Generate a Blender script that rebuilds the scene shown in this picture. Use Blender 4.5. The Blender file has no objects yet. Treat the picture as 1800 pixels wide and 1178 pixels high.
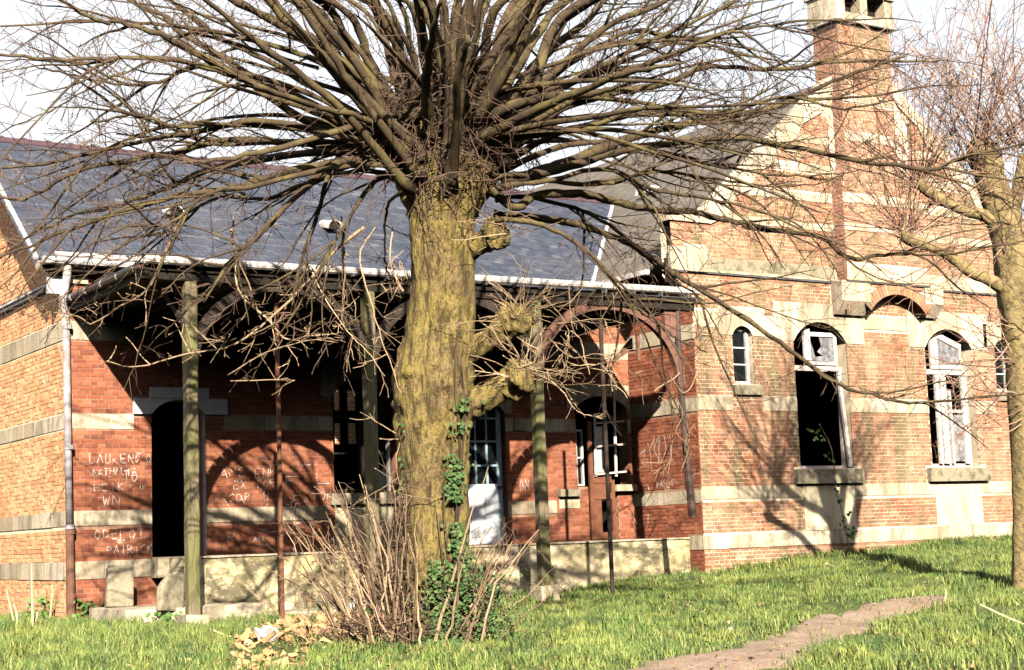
import bpy, math, random
import numpy as np
from mathutils import Vector, Matrix
random.seed(11); RNG = np.random.default_rng(7)
S = bpy.context.scene

# ------------------------------------------------------------------ camera
F_PX, CX, CY = 2811.6, 900.0, 589.0
YAW, PITCH, ROLL = .578434, .125255, -.0362746
def _rot():
    c, s = math.cos(YAW), math.sin(YAW)
    fwd = np.array([s*math.cos(PITCH), c*math.cos(PITCH), math.sin(PITCH)])
    right = np.array([c, -s, 0.]); up = np.cross(right, fwd)
    cr, sr = math.cos(ROLL), math.sin(ROLL)
    return np.array([cr*right+sr*up, -(-sr*right+cr*up), fwd])
M3 = _rot()
def ray(x, y): return M3.T @ np.array([(x-CX)/F_PX, (y-CY)/F_PX, 1.])
CAM = -ray(115, 988)*24.6
def onX(x, y, X): d = ray(x, y); return CAM+d*(X-CAM[0])/d[0]
def onY(x, y, Y): d = ray(x, y); return CAM+d*(Y-CAM[1])/d[1]
def onD(x, y, D): return CAM+ray(x, y)*D
cd = bpy.data.cameras.new('camera'); cam = bpy.data.objects.new('camera', cd); S.collection.objects.link(cam)
cd.sensor_width = 36; cd.lens = F_PX/1800*36; cd.clip_end = 2000; cd.clip_start = .05
R4 = Matrix(((M3[0][0], -M3[1][0], -M3[2][0], CAM[0]), (M3[0][1], -M3[1][1], -M3[2][1], CAM[1]),
             (M3[0][2], -M3[1][2], -M3[2][2], CAM[2]), (0, 0, 0, 1)))
cam.matrix_world = R4
S.camera = cam

# ------------------------------------------------------------------ light
SUN = Vector((.44, 1, -.60)).normalized()      # direction the light travels
W = bpy.data.worlds.new('World'); S.world = W; W.use_nodes = True
nt = W.node_tree; nt.nodes.clear()
sky = nt.nodes.new('ShaderNodeTexSky'); sky.sky_type = 'NISHITA'; sky.sun_disc = False
sky.sun_elevation = math.asin(-SUN.z); sky.sun_rotation = math.atan2(-SUN.x, -SUN.y)
sky.dust_density = 3.0; sky.air_density = 1.0; sky.ozone_density = 1.0
bg = nt.nodes.new('ShaderNodeBackground'); bg.inputs['Strength'].default_value = .085
wo = nt.nodes.new('ShaderNodeOutputWorld')
# thin bright cloud veil over the blue
tcw = nt.nodes.new('ShaderNodeTexCoord'); cn = nt.nodes.new('ShaderNodeTexNoise'); cn.inputs['Scale'].default_value = 2.2; cn.inputs['Detail'].default_value = 6; cn.inputs['Roughness'].default_value = .6
nt.links.new(tcw.outputs['Generated'], cn.inputs['Vector'])
cr_ = nt.nodes.new('ShaderNodeValToRGB'); cr_.color_ramp.elements[0].position = .30; cr_.color_ramp.elements[0].color = (.78, .78, .78, 1); cr_.color_ramp.elements[1].position = .62; cr_.color_ramp.elements[1].color = (.95, .95, .95, 1)
nt.links.new(cn.outputs['Fac'], cr_.inputs[0])
mx = nt.nodes.new('ShaderNodeMix'); mx.data_type = 'RGBA'; mx.inputs[7].default_value = (4.0, 4.06, 4.2, 1)
nt.links.new(cr_.outputs[0], mx.inputs[0]); nt.links.new(sky.outputs[0], mx.inputs[6])
nt.links.new(mx.outputs[2], bg.inputs[0]); nt.links.new(bg.outputs[0], wo.inputs[0])
sl = bpy.data.lights.new('sun', 'SUN'); sl.energy = 5.0; sl.angle = math.radians(.53); sl.color = (1, .90, .745)
so = bpy.data.objects.new('sun', sl); S.collection.objects.link(so)
so.rotation_euler = SUN.to_track_quat('-Z', 'Y').to_euler(); so.location = (-20, -40, 30)
S.view_settings.view_transform = 'Standard'; S.view_settings.look = 'None'
S.view_settings.exposure = 1.68; S.view_settings.gamma = 1; S.view_settings.use_curve_mapping = False
S.render.engine = 'CYCLES'
S.cycles.max_bounces = 5; S.cycles.diffuse_bounces = 0; S.cycles.glossy_bounces = 3; S.cycles.transmission_bounces = 4; S.cycles.transparent_max_bounces = 6

# ------------------------------------------------------------------ materials
MATS = {}
class NB:
    def __init__(s, name):
        m = bpy.data.materials.new(name); m.use_nodes = True; s.m = m; s.t = m.node_tree
        s.b = s.t.nodes['Principled BSDF']; s.b.inputs['Roughness'].default_value = .9
        s.b.inputs['Specular IOR Level'].default_value = .2
        s.tc = s.t.nodes.new('ShaderNodeTexCoord'); s.geo = s.t.nodes.new('ShaderNodeNewGeometry')
        MATS[name] = m
    def n(s, k): return s.t.nodes.new(k)
    def l(s, a, b): s.t.links.new(a, b)
    def pos(s, sc=(1, 1, 1)):
        mp = s.n('ShaderNodeMapping'); mp.inputs['Scale'].default_value = sc
        s.l(s.geo.outputs['Position'], mp.inputs[0]); return mp.outputs[0]
    def noise(s, scale, detail=4, rough=.6, sc=(1, 1, 1), dist=0):
        k = s.n('ShaderNodeTexNoise'); k.inputs['Scale'].default_value = scale; k.inputs['Detail'].default_value = detail
        k.inputs['Roughness'].default_value = rough; k.inputs['Distortion'].default_value = dist
        s.l(s.pos(sc), k.inputs['Vector']); return k.outputs['Fac']
    def rand(s):
        oi = s.n('ShaderNodeObjectInfo'); return s.math('FRACT', s.math('ADD', s.geo.outputs['Random Per Island'], oi.outputs['Random']))
    def math(s, op, a, b=None, clamp=False):
        k = s.n('ShaderNodeMath'); k.operation = op; k.use_clamp = clamp
        for i, v in enumerate((a, b)):
            if v is None: continue
            if isinstance(v, (int, float)): k.inputs[i].default_value = v
            else: s.l(v, k.inputs[i])
        return k.outputs[0]
    def ramp(s, fac, stops):
        k = s.n('ShaderNodeValToRGB'); e = k.color_ramp.elements
        while len(e) > 1: e.remove(e[-1])
        for i, (p, c) in enumerate(stops):
            el = e[0] if i == 0 else e.new(p)
            el.position = p
            c = (c, c, c) if isinstance(c, (int, float)) else c
            el.color = (*c, 1)
        s.l(fac, k.inputs[0]); return k.outputs[0]
    def mix(s, fac, a, b, mode='MIX'):
        k = s.n('ShaderNodeMix'); k.data_type = 'RGBA'; k.blend_type = mode
        for i, v in ((0, fac), (6, a), (7, b)):
            if isinstance(v, (int, float)): k.inputs[i].default_value = v
            elif isinstance(v, tuple): k.inputs[i].default_value = (*v, 1)
            else: s.l(v, k.inputs[i])
        return k.outputs[2]
    def col(s, c):
        if isinstance(c, tuple): s.b.inputs['Base Color'].default_value = (*c, 1)
        else: s.l(c, s.b.inputs['Base Color'])
        return s
    def bump(s, h, strength=.5, dist=.01):
        k = s.n('ShaderNodeBump'); k.inputs['Strength'].default_value = strength; k.inputs['Distance'].default_value = dist
        s.l(h, k.inputs['Height']); s.l(k.outputs[0], s.b.inputs['Normal']); return s
    def rough(s, v): s.b.inputs['Roughness'].default_value = v; return s

def brick_mat(name, stops, dirt, dirtcol, lime=0.0, streak=None):
    m = NB(name); c = m.ramp(m.rand(), stops)
    c = m.mix(m.math('MULTIPLY', m.noise(30, 3), .5), c, (.12, .05, .035))
    c = m.mix(m.ramp(m.noise(.9, 6, .65), [(.48, 0), (.70, dirt)]), c, dirtcol)
    if lime: c = m.mix(m.ramp(m.noise(1.6, 5, .7, (1, 1, .6)), [(.35, 0), (.75, lime)]), c, (.62, .50, .36))
    if streak:
        c = m.mix(m.ramp(m.noise(2.2, 4, .6, (1.6, 1.6, .16)), [(.45, 0), (.62, streak)]), c, (.13, .105, .055))
    m.col(c).bump(m.noise(60, 3), .35, .006)
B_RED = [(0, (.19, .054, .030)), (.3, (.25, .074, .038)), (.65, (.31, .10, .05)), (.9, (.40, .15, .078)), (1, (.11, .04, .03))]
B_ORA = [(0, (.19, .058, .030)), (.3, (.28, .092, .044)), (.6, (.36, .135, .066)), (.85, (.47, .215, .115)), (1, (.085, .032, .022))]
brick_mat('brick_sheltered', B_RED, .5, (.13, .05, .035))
brick_mat('brick_gable', B_ORA, .45, (.17, .095, .05), .3, .85)
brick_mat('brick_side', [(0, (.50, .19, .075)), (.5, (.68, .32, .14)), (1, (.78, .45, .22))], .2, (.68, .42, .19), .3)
brick_mat('brick_chimney', [(0, (.23, .085, .055)), (.5, (.34, .13, .085)), (1, (.44, .2, .13))], .35, (.2, .13, .1), .3)
def plain(name, c, c2=None, sc=8, rough=.9, bmp=.3, lo=.35, hi=.7, bsc=40, bd=.006):
    m = NB(name)
    if c2: m.col(m.mix(m.ramp(m.noise(sc, 5, .65), [(lo, 0.), (hi, 1.)]), c, c2))
    else: m.col(c)
    m.rough(rough)
    if bmp: m.bump(m.noise(bsc, 4), bmp, bd)
    return m
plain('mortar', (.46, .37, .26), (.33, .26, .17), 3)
plain('mortar_gable', (.68, .57, .43), (.32, .25, .17), 1.2)
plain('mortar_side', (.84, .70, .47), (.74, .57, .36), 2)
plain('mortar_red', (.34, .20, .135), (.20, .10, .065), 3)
m = NB('stone'); c = m.ramp(m.rand(), [(0, (.36, .29, .20)), (.5, (.46, .385, .28)), (1, (.56, .485, .375))])
c = m.mix(m.ramp(m.noise(2.2, 6, .75, (1.2, 1.2, .3)), [(.45, 0), (.60, .8)]), c, (.16, .14, .10))
c = m.mix(m.ramp(m.noise(13, 5, .7), [(.46, 0), (.7, .6)]), c, (.28, .22, .15)); m.col(c).bump(m.noise(26, 5), .7, .016)
m = NB('stone_grey'); c = m.ramp(m.noise(3.2, 6, .7), [(.3, (.10, .095, .07)), (.48, (.25, .215, .15)), (.66, (.08, .08, .05))])
m.col(c).bump(m.noise(24, 5), .6, .014)
m = NB('stone_white'); c = m.ramp(m.noise(6, 5, .7), [(.3, (.62, .63, .62)), (.7, (.45, .46, .45))]); m.col(c).bump(m.noise(30, 4), .4, .01)
m = NB('render_plinth'); c = m.ramp(m.noise(1.1, 6, .68, (1, 1, .8)), [(.3, (.60, .52, .38)), (.5, (.54, .45, .28)), (.62, (.38, .315, .15)), (.75, (.56, .49, .36))])
c = m.mix(m.ramp(m.noise(1.3, 7, .78, (.8, .8, 1.2)), [(.46, 0), (.56, .92)]), c, (.09, .08, .05)); m.col(c).bump(m.noise(20, 6), .5, .015)
m = NB('render_pale'); c = m.ramp(m.noise(2.6, 6, .7, (1.2, 1.2, .5)), [(.3, (.54, .47, .34)), (.5, (.42, .36, .25)), (.7, (.20, .18, .13))]); m.col(c).bump(m.noise(20, 5), .4, .01)
def slate_mat(name, stops, lich, amt):
    m = NB(name); c = m.ramp(m.rand(), stops)
    c = m.mix(m.ramp(m.noise(1.3, 6, .7), [(.42, 0), (.68, amt)]), c, lich)
    c = m.mix(m.ramp(m.noise(7, 4, .7), [(.6, 0), (.75, .5)]), c, (.15, .095, .085))
    m.col(c).rough(.7); m.b.inputs['Specular IOR Level'].default_value = .35; m.bump(m.noise(45, 3), .25, .004)
slate_mat('slate', [(0, (.018, .024, .043)), (.5, (.028, .035, .058)), (.93, (.044, .052, .078)), (1, (.08, .085, .10))], (.055, .056, .066), .5)
slate_mat('slate_lichen', [(0, (.095, .086, .08)), (.5, (.128, .114, .102)), (1, (.17, .152, .13))], (.20, .165, .13), .6)
plain('ridge_tile', (.075, .042, .050), (.045, .03, .04), 9, .85)
plain('zinc', (.40, .40, .42), (.22, .22, .23), 4, .45, .2)
plain('zinc_white', (.52, .49, .47), (.26, .23, .22), 4, .55, .2, .4, .62)
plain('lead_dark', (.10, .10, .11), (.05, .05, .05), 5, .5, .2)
plain('iron_dark', (.035, .03, .03), (.09, .045, .03), 6, .55, .25)
plain('iron_rust', (.16, .075, .045), (.09, .05, .04), 7, .75, .3)
plain('iron_grey', (.30, .29, .31), (.15, .11, .10), 5, .5, .2)
plain('soot_shade', (.012, .010, .009), (.018, .014, .012), 3, .95, 0)  # black stands for shade on the room surfaces; soot in the flue
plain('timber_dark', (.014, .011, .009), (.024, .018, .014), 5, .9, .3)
m = NB('timber_post'); c = m.ramp(m.noise(3.2, 5, .7, (1, 1, .35)), [(.32, (.19, .145, .11)), (.44, (.15, .125, .075)), (.58, (.125, .125, .045)), (.70, (.04, .038, .024))])
c = m.mix(m.ramp(m.noise(26, 5, .7, (1, 1, .1)), [(.5, 0), (.66, .8)]), c, (.05, .042, .03)); m.col(c).bump(m.noise(30, 5, .6, (1, 1, .12)), 1.0, .02)
plain('timber_shade', (.045, .032, .026), (.025, .018, .015), 6, .85, .5)  # near-black puts the veranda shade into the braces
plain('timber_pink', (.17, .085, .062), (.08, .042, .032), 5, .85, .3)
plain('timber_brown', (.16, .065, .035), (.10, .04, .025), 8, .7, .3)
plain('paint_white', (.50, .475, .44), (.24, .20, .165), 9, .6, .3, .5, .8)
plain('paint_blue', (.24, .36, .42), (.34, .44, .47), 7, .6, .3)
plain('paint_door', (.72, .76, .80), (.55, .60, .66), 5, .6, .3, .5, .8)
plain('paint_worn', (.52, .45, .42), (.34, .25, .23), 9, .7, .4)
m = NB('glass'); m.col((.02, .025, .03)).rough(.08); m.b.inputs['Specular IOR Level'].default_value = .5; m.b.inputs['Alpha'].default_value = .45
m = NB('glass_dirty'); m.col(m.ramp(m.noise(9, 4), [(.35, (.10, .10, .11)), (.65, (.30, .30, .32))])).rough(.25); m.b.inputs['Alpha'].default_value = .8
m = plain('chalk', (.72, .64, .58), (.5, .34, .27), 60, .95, 0, .45, .8); m.l(m.ramp(m.noise(38, 3, .7), [(.34, 0.), (.48, .85)]), m.b.inputs['Alpha'])
m = NB('bark'); c = m.ramp(m.noise(1.5, 6, .68), [(.3, (.17, .115, .06)), (.42, (.26, .185, .085)), (.53, (.31, .24, .07)), (.64, (.35, .245, .125)), (.8, (.42, .30, .175))])
rg = m.noise(7, 7, .75, (1.5, 1.5, .3)); c = m.mix(m.ramp(rg, [(.40, .85), (.52, 0.)]), c, (.05, .036, .02)); c = m.mix(m.ramp(m.noise(22, 6, .8, (1.3, 1.3, .5)), [(.48, 0), (.60, .8)]), c, (.055, .042, .02))
h = m.math('ADD', rg, m.math('MULTIPLY', m.noise(30, 5, .75), .45)); m.col(c).bump(h, 1.0, .09)
m = NB('bark_branch'); c = m.ramp(m.noise(2.6, 5, .65), [(.3, (.036, .024, .018)), (.5, (.062, .044, .026)), (.63, (.105, .085, .034)), (.8, (.075, .05, .038))])
m.col(c).bump(m.noise(40, 4), .5, .01)
m = NB('bark_pale'); c = m.ramp(m.noise(2.2, 6, .66), [(.3, (.17, .125, .06)), (.5, (.28, .215, .10)), (.75, (.15, .125, .05))])
c = m.mix(m.ramp(m.noise(12, 5, .7), [(.45, 0), (.65, .8)]), c, (.06, .045, .025)); m.col(c).bump(m.noise(16, 6, .7), .9, .04)
plain('twig', (.075, .045, .034), (.11, .075, .05), 3, .8, 0)
m = NB('twig_red'); m.col(m.ramp(m.rand(), [(0, (.05, .032, .024)), (.4, (.11, .068, .046)), (.75, (.18, .115, .075)), (1, (.30, .21, .135))])).rough(.8)
m = NB('twig_pale'); m.col(m.ramp(m.rand(), [(0, (.13, .085, .055)), (.4, (.22, .15, .09)), (.75, (.31, .22, .135)), (1, (.40, .30, .19))])).rough(.8)
def leafy(name, stops, straw=None):
    m = NB(name); c = m.ramp(m.rand(), stops)
    c = m.mix(m.ramp(m.noise(.8, 4, .6), [(.35, 0), (.7, .6)]), c, straw or stops[0][1]); m.col(c).rough(.65)
    m.b.inputs['Subsurface Weight'].default_value = 0
    m.b.inputs['Transmission Weight'].default_value = 0
m = NB('grass'); c = m.ramp(m.rand(), [(0, (.058, .10, .028)), (.4, (.105, .165, .04)), (.8, (.165, .22, .054)), (.93, (.225, .25, .08)), (1, (.42, .35, .18))])
c = m.mix(m.ramp(m.noise(.9, 5, .65), [(.45, 0), (.62, .7)]), c, (.225, .245, .065)); c = m.mix(m.ramp(m.noise(2.3, 5, .75), [(.50, 0), (.61, .85)]), c, (.026, .062, .026)); m.col(c).rough(.7)
leafy('ivy', [(0, (.035, .075, .025)), (.6, (.06, .11, .035)), (1, (.11, .16, .05))])
leafy('weed', [(0, (.06, .13, .03)), (1, (.12, .2, .05))])
plain('straw', (.62, .52, .34), (.45, .36, .2), 5, .85, 0)
m = NB('ground'); c = m.ramp(m.noise(1.6, 6, .7), [(.3, (.05, .065, .022)), (.5, (.075, .095, .028)), (.66, (.11, .095, .045)), (.8, (.15, .12, .07))]); m.col(c).bump(m.noise(16, 6), .8, .04)
m = NB('dirt'); c = m.ramp(m.noise(2.5, 6, .7), [(.3, (.17, .115, .08)), (.5, (.26, .185, .14)), (.7, (.34, .255, .20))]); c = m.mix(m.ramp(m.noise(30, 4), [(.55, 0), (.7, .5)]), c, (.15, .11, .07)); m.col(c).bump(m.noise(22, 6), .9, .03)
m = NB('split_wood'); c = m.ramp(m.rand(), [(0, (.30, .18, .08)), (.35, (.46, .31, .16)), (.7, (.26, .13, .055)), (.85, (.40, .27, .14)), (1, (.58, .45, .28))]); m.col(m.mix(m.math('MULTIPLY', m.noise(20, 4, .6, (1, 1, 1)), .5), c, (.35, .2, .08)))
plain('plastic', (.42, .39, .38), (.30, .27, .27), 9, .35, .5)
leafy('litter', [(0, (.10, .055, .03)), (.5, (.20, .12, .06)), (1, (.36, .25, .14))], (.18, .11, .055)); leafy('pebble', [(0, (.10, .075, .055)), (.6, (.20, .155, .12)), (1, (.30, .25, .19))], (.28, .21, .16))
m = NB('twig_whip'); m.col(m.ramp(m.rand(), [(0, (.10, .055, .042)), (.4, (.20, .115, .085)), (.75, (.29, .18, .13)), (1, (.40, .29, .20))])).rough(.8)
plain('sky_block_wood', (.045, .05, .025), (.03, .03, .018), .6, .95, 0)  # foliage of the belt added to block low sky
plain('outhouse_mortar', (.5, .4, .28), None, 3)

# ------------------------------------------------------------------ mesh helpers
class MB:
    def __init__(s): s.v = []; s.f = []
    def quad(s, a, b, c, d):
        i = len(s.v); s.v += [tuple(a), tuple(b), tuple(c), tuple(d)]; s.f.append((i, i+1, i+2, i+3)); return s
    def poly(s, pts):
        i = len(s.v); s.v += [tuple(p) for p in pts]; s.f.append(tuple(range(i, i+len(pts)))); return s
    def box(s, x0, x1, y0, y1, z0, z1, jit=0):
        i = len(s.v)
        for z in (z0, z1):
            for x, y in ((x0, y0), (x1, y0), (x1, y1), (x0, y1)):
                s.v.append((x+random.uniform(-jit, jit), y+random.uniform(-jit, jit), z+random.uniform(-jit, jit)))
        s.f += [(i, i+3, i+2, i+1), (i+4, i+5, i+6, i+7), (i, i+1, i+5, i+4), (i+1, i+2, i+6, i+5), (i+2, i+3, i+7, i+6), (i+3, i, i+4, i+7)]; return s
    def bar(s, a, b, w, h, up=(0, 0, 1)):
        a, b, up = Vector(a), Vector(b), Vector(up); d = (b-a).normalized(); r = d.cross(up).normalized(); u = r.cross(d)
        i = len(s.v)
        for p in (a, b):
            for q, t in ((-1, -1), (1, -1), (1, 1), (-1, 1)): s.v.append(tuple(p+r*(q*w/2)+u*(t*h/2)))
        s.f += [(i+3, i+2, i+1, i), (i+4, i+5, i+6, i+7)]+[(i+k, i+(k+1) % 4, i+4+(k+1) % 4, i+4+k) for k in range(4)]; return s
    def prism(s, pts, off):
        off = Vector(off); n = len(pts); i = len(s.v); s.v += [tuple(p) for p in pts]+[tuple(Vector(p)+off) for p in pts]
        s.f += [tuple(range(i, i+n)), tuple(range(i+2*n-1, i+n-1, -1))]+[(i+k, i+n+k, i+n+(k+1) % n, i+(k+1) % n) for k in range(n)]; return s
    def tube(s, pts, rad, sides=6, caps=True, wob=0):
        P = np.array(pts, float); n = len(P)
        R = np.full(n, rad, float) if np.isscalar(rad) else np.array(rad, float)
        T = np.gradient(P, axis=0); T /= np.linalg.norm(T, axis=1)[:, None]+1e-9
        ref = np.array([0, 0, 1.]) if abs(T[0][2]) < .9 else np.array([1., 0, 0])
        u = np.cross(T[0], ref); u /= np.linalg.norm(u); i = len(s.v)
        ang = np.arange(sides)*2*math.pi/sides; ca, sa = np.cos(ang), np.sin(ang)
        for k in range(n):
            u = u-T[k]*(u@T[k]); u /= np.linalg.norm(u)+1e-9; w = np.cross(T[k], u)
            rr = R[k]*(1+(RNG.uniform(-wob, wob, sides) if wob else 0))
            ring = P[k]+(ca*rr)[:, None]*u+(sa*rr)[:, None]*w
            s.v += [tuple(q) for q in ring]
        for k in range(n-1):
            for j in range(sides):
                a = i+k*sides+j; b = i+k*sides+(j+1) % sides; s.f.append((a, b, b+sides, a+sides))
        if caps:
            s.f.append(tuple(range(i+sides-1, i-1, -1))); s.f.append(tuple(range(i+(n-1)*sides, i+n*sides)))
        return s
    def build(s, name, mat, parent=None, smooth=False, recalc=False):
        me = bpy.data.meshes.new(name); me.from_pydata(s.v, [], s.f)
        me.materials.append(MATS[mat])
        if smooth: me.polygons.foreach_set('use_smooth', [True]*len(me.polygons))
        me.update(); o = bpy.data.objects.new(name, me); S.collection.objects.link(o)
        if parent is not None: adopt(o, parent)
        return o
def world(o):
    return (world(o.parent) if o.parent else Matrix.Identity(4)) @ (o.matrix_parent_inverse if o.parent else Matrix.Identity(4)) @ Matrix.Translation(o.location)
def adopt(o, parent):
    o.parent = parent; o.matrix_parent_inverse = world(parent).inverted()
def tag(o, label=None, cat=None, group=None, kind=None):
    if label: o['label'] = label
    if cat: o['category'] = cat
    if group: o['group'] = group
    if kind: o['kind'] = kind
    return o
def empty(name, loc=(0, 0, 0)):
    o = bpy.data.objects.new(name, None); S.collection.objects.link(o); o.location = loc; o.empty_display_size = .3; return o
def np_mesh(name, verts, faces, mat, parent=None, nper=3):
    me = bpy.data.meshes.new(name); nv, nf = len(verts), len(faces)
    me.vertices.add(nv); me.vertices.foreach_set('co', np.asarray(verts, np.float32).ravel())
    me.loops.add(nf*nper); me.loops.foreach_set('vertex_index', np.asarray(faces, np.int32).ravel())
    me.polygons.add(nf); me.polygons.foreach_set('loop_start', np.arange(nf, dtype=np.int32)*nper)
    me.polygons.foreach_set('loop_total', np.full(nf, nper, np.int32))
    me.materials.append(MATS[mat]); me.update(calc_edges=True); me.validate()
    o = bpy.data.objects.new(name, me); S.collection.objects.link(o)
    if parent is not None: adopt(o, parent)
    return o
def catmull(pts, n):
    P = np.array(pts, float); P = np.vstack([2*P[0]-P[1], P, 2*P[-1]-P[-2]]); out = []
    m = len(P)-3
    for t in np.linspace(0, m-1e-6, n):
        i = int(t); u = t-i; a, b, c, d = P[i:i+4]
        out.append(.5*((2*b)+(-a+c)*u+(2*a-5*b+4*c-d)*u*u+(-a+3*b-3*c+d)*u**3))
    return np.array(out)

# ------------------------------------------------------------------ ground
ZBX = [-60, -10, 0, 5, 8, 11, 13, 15, 20, 60]; ZBZ = [-1.0, -.92, -.9, -.93, -.82, -.64, -.5, -.38, -.3, -.3]
def zg(x, y):
    zb = np.interp(x, ZBX, ZBZ); t = np.clip((-2-np.asarray(y, float))/18, 0, 1)
    h = zb*(1-t)+(-1.42)*t
    return h+.03*np.sin(np.asarray(x)*1.7+np.asarray(y)*.9)+.025*np.sin(np.asarray(y)*2.3-np.asarray(x)*.6)
def gpix(x, y):
    d = ray(x, y); lo, hi = 5., 60.
    for _ in range(40):
        m_ = (lo+hi)/2; p = CAM+d*m_
        if p[2] < zg(p[0], p[1]): hi = m_
        else: lo = m_
    p = CAM+d*hi; return np.array([p[0], p[1], float(zg(p[0], p[1]))])
xs = np.concatenate([np.linspace(-400, -32, 8), np.arange(-30, 45, .5), np.linspace(46, 400, 8)])
ys = np.concatenate([np.linspace(-300, -42, 6), np.arange(-40, 25, .5), np.linspace(26, 500, 8)])
gx, gy = np.meshgrid(xs, ys); gz = zg(gx, gy); nx, ny = len(xs), len(ys)
idx = np.arange(nx*ny).reshape(ny, nx)
gf = np.stack([idx[:-1, :-1], idx[:-1, 1:], idx[1:, 1:], idx[1:, :-1]], -1).reshape(-1, 4)
tag(np_mesh('ground', np.stack([gx, gy, gz], -1).reshape(-1, 3), gf, 'ground', nper=4), kind='structure')
# trodden earth path
up_px = [(960, 1200), (1080, 1178), (1200, 1151), (1311, 1127), (1367, 1110), (1423, 1084), (1479, 1071), (1570, 1053), (1625, 1047), (1660, 1050), (1680, 1056)]
lo_px = [(1290, 1210), (1363, 1178), (1423, 1141), (1479, 1115), (1534, 1093), (1600, 1071), (1650, 1062), (1682, 1058)]
UPP = catmull([gpix(*p) for p in up_px], 70); LOP = catmull([gpix(x_, y_+15*min(1, (1690-x_)/120)) for x_, y_ in lo_px], 70)
mb = MB(); cols = 9
PV = np.zeros((70, cols, 3))
for i in range(70):
    a, b = UPP[i].copy(), LOP[i].copy(); w = b-a
    a += w*(random.uniform(-.10, .06)+.05*math.sin(i*.5)); b += w*(random.uniform(-.06, .10)+.05*math.sin(i*.37+1))
    for j in range(cols):
        p = a+(b-a)*j/(cols-1); e = math.sin(math.pi*j/(cols-1))
        PV[i, j] = (p[0], p[1], float(zg(p[0], p[1]))+(-.05 if j in (0, cols-1) else .012 if j in (1, cols-2) else .034-.02*e*(.5+.5*math.sin(i*.9))))
mb.v = [tuple(p) for p in PV.reshape(-1, 3)]
for i in range(69):
    for j in range(cols-1): k = i*cols+j; mb.f.append((k, k+1, k+cols+1, k+cols))
tag(mb.build('dirt_path', 'dirt', smooth=True), kind='structure')
PATHPOLY = np.vstack([UPP[:, :2], LOP[::-1, :2]])
def in_poly(px, py, poly):
    ins = np.zeros(len(px), bool); n = len(poly); j = n-1
    for i in range(n):
        xi, yi = poly[i]; xj, yj = poly[j]
        c = ((yi > py) != (yj > py)) & (px < (xj-xi)*(py-yi)/(yj-yi+1e-12)+xi); ins ^= c; j = i
    return ins

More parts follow.
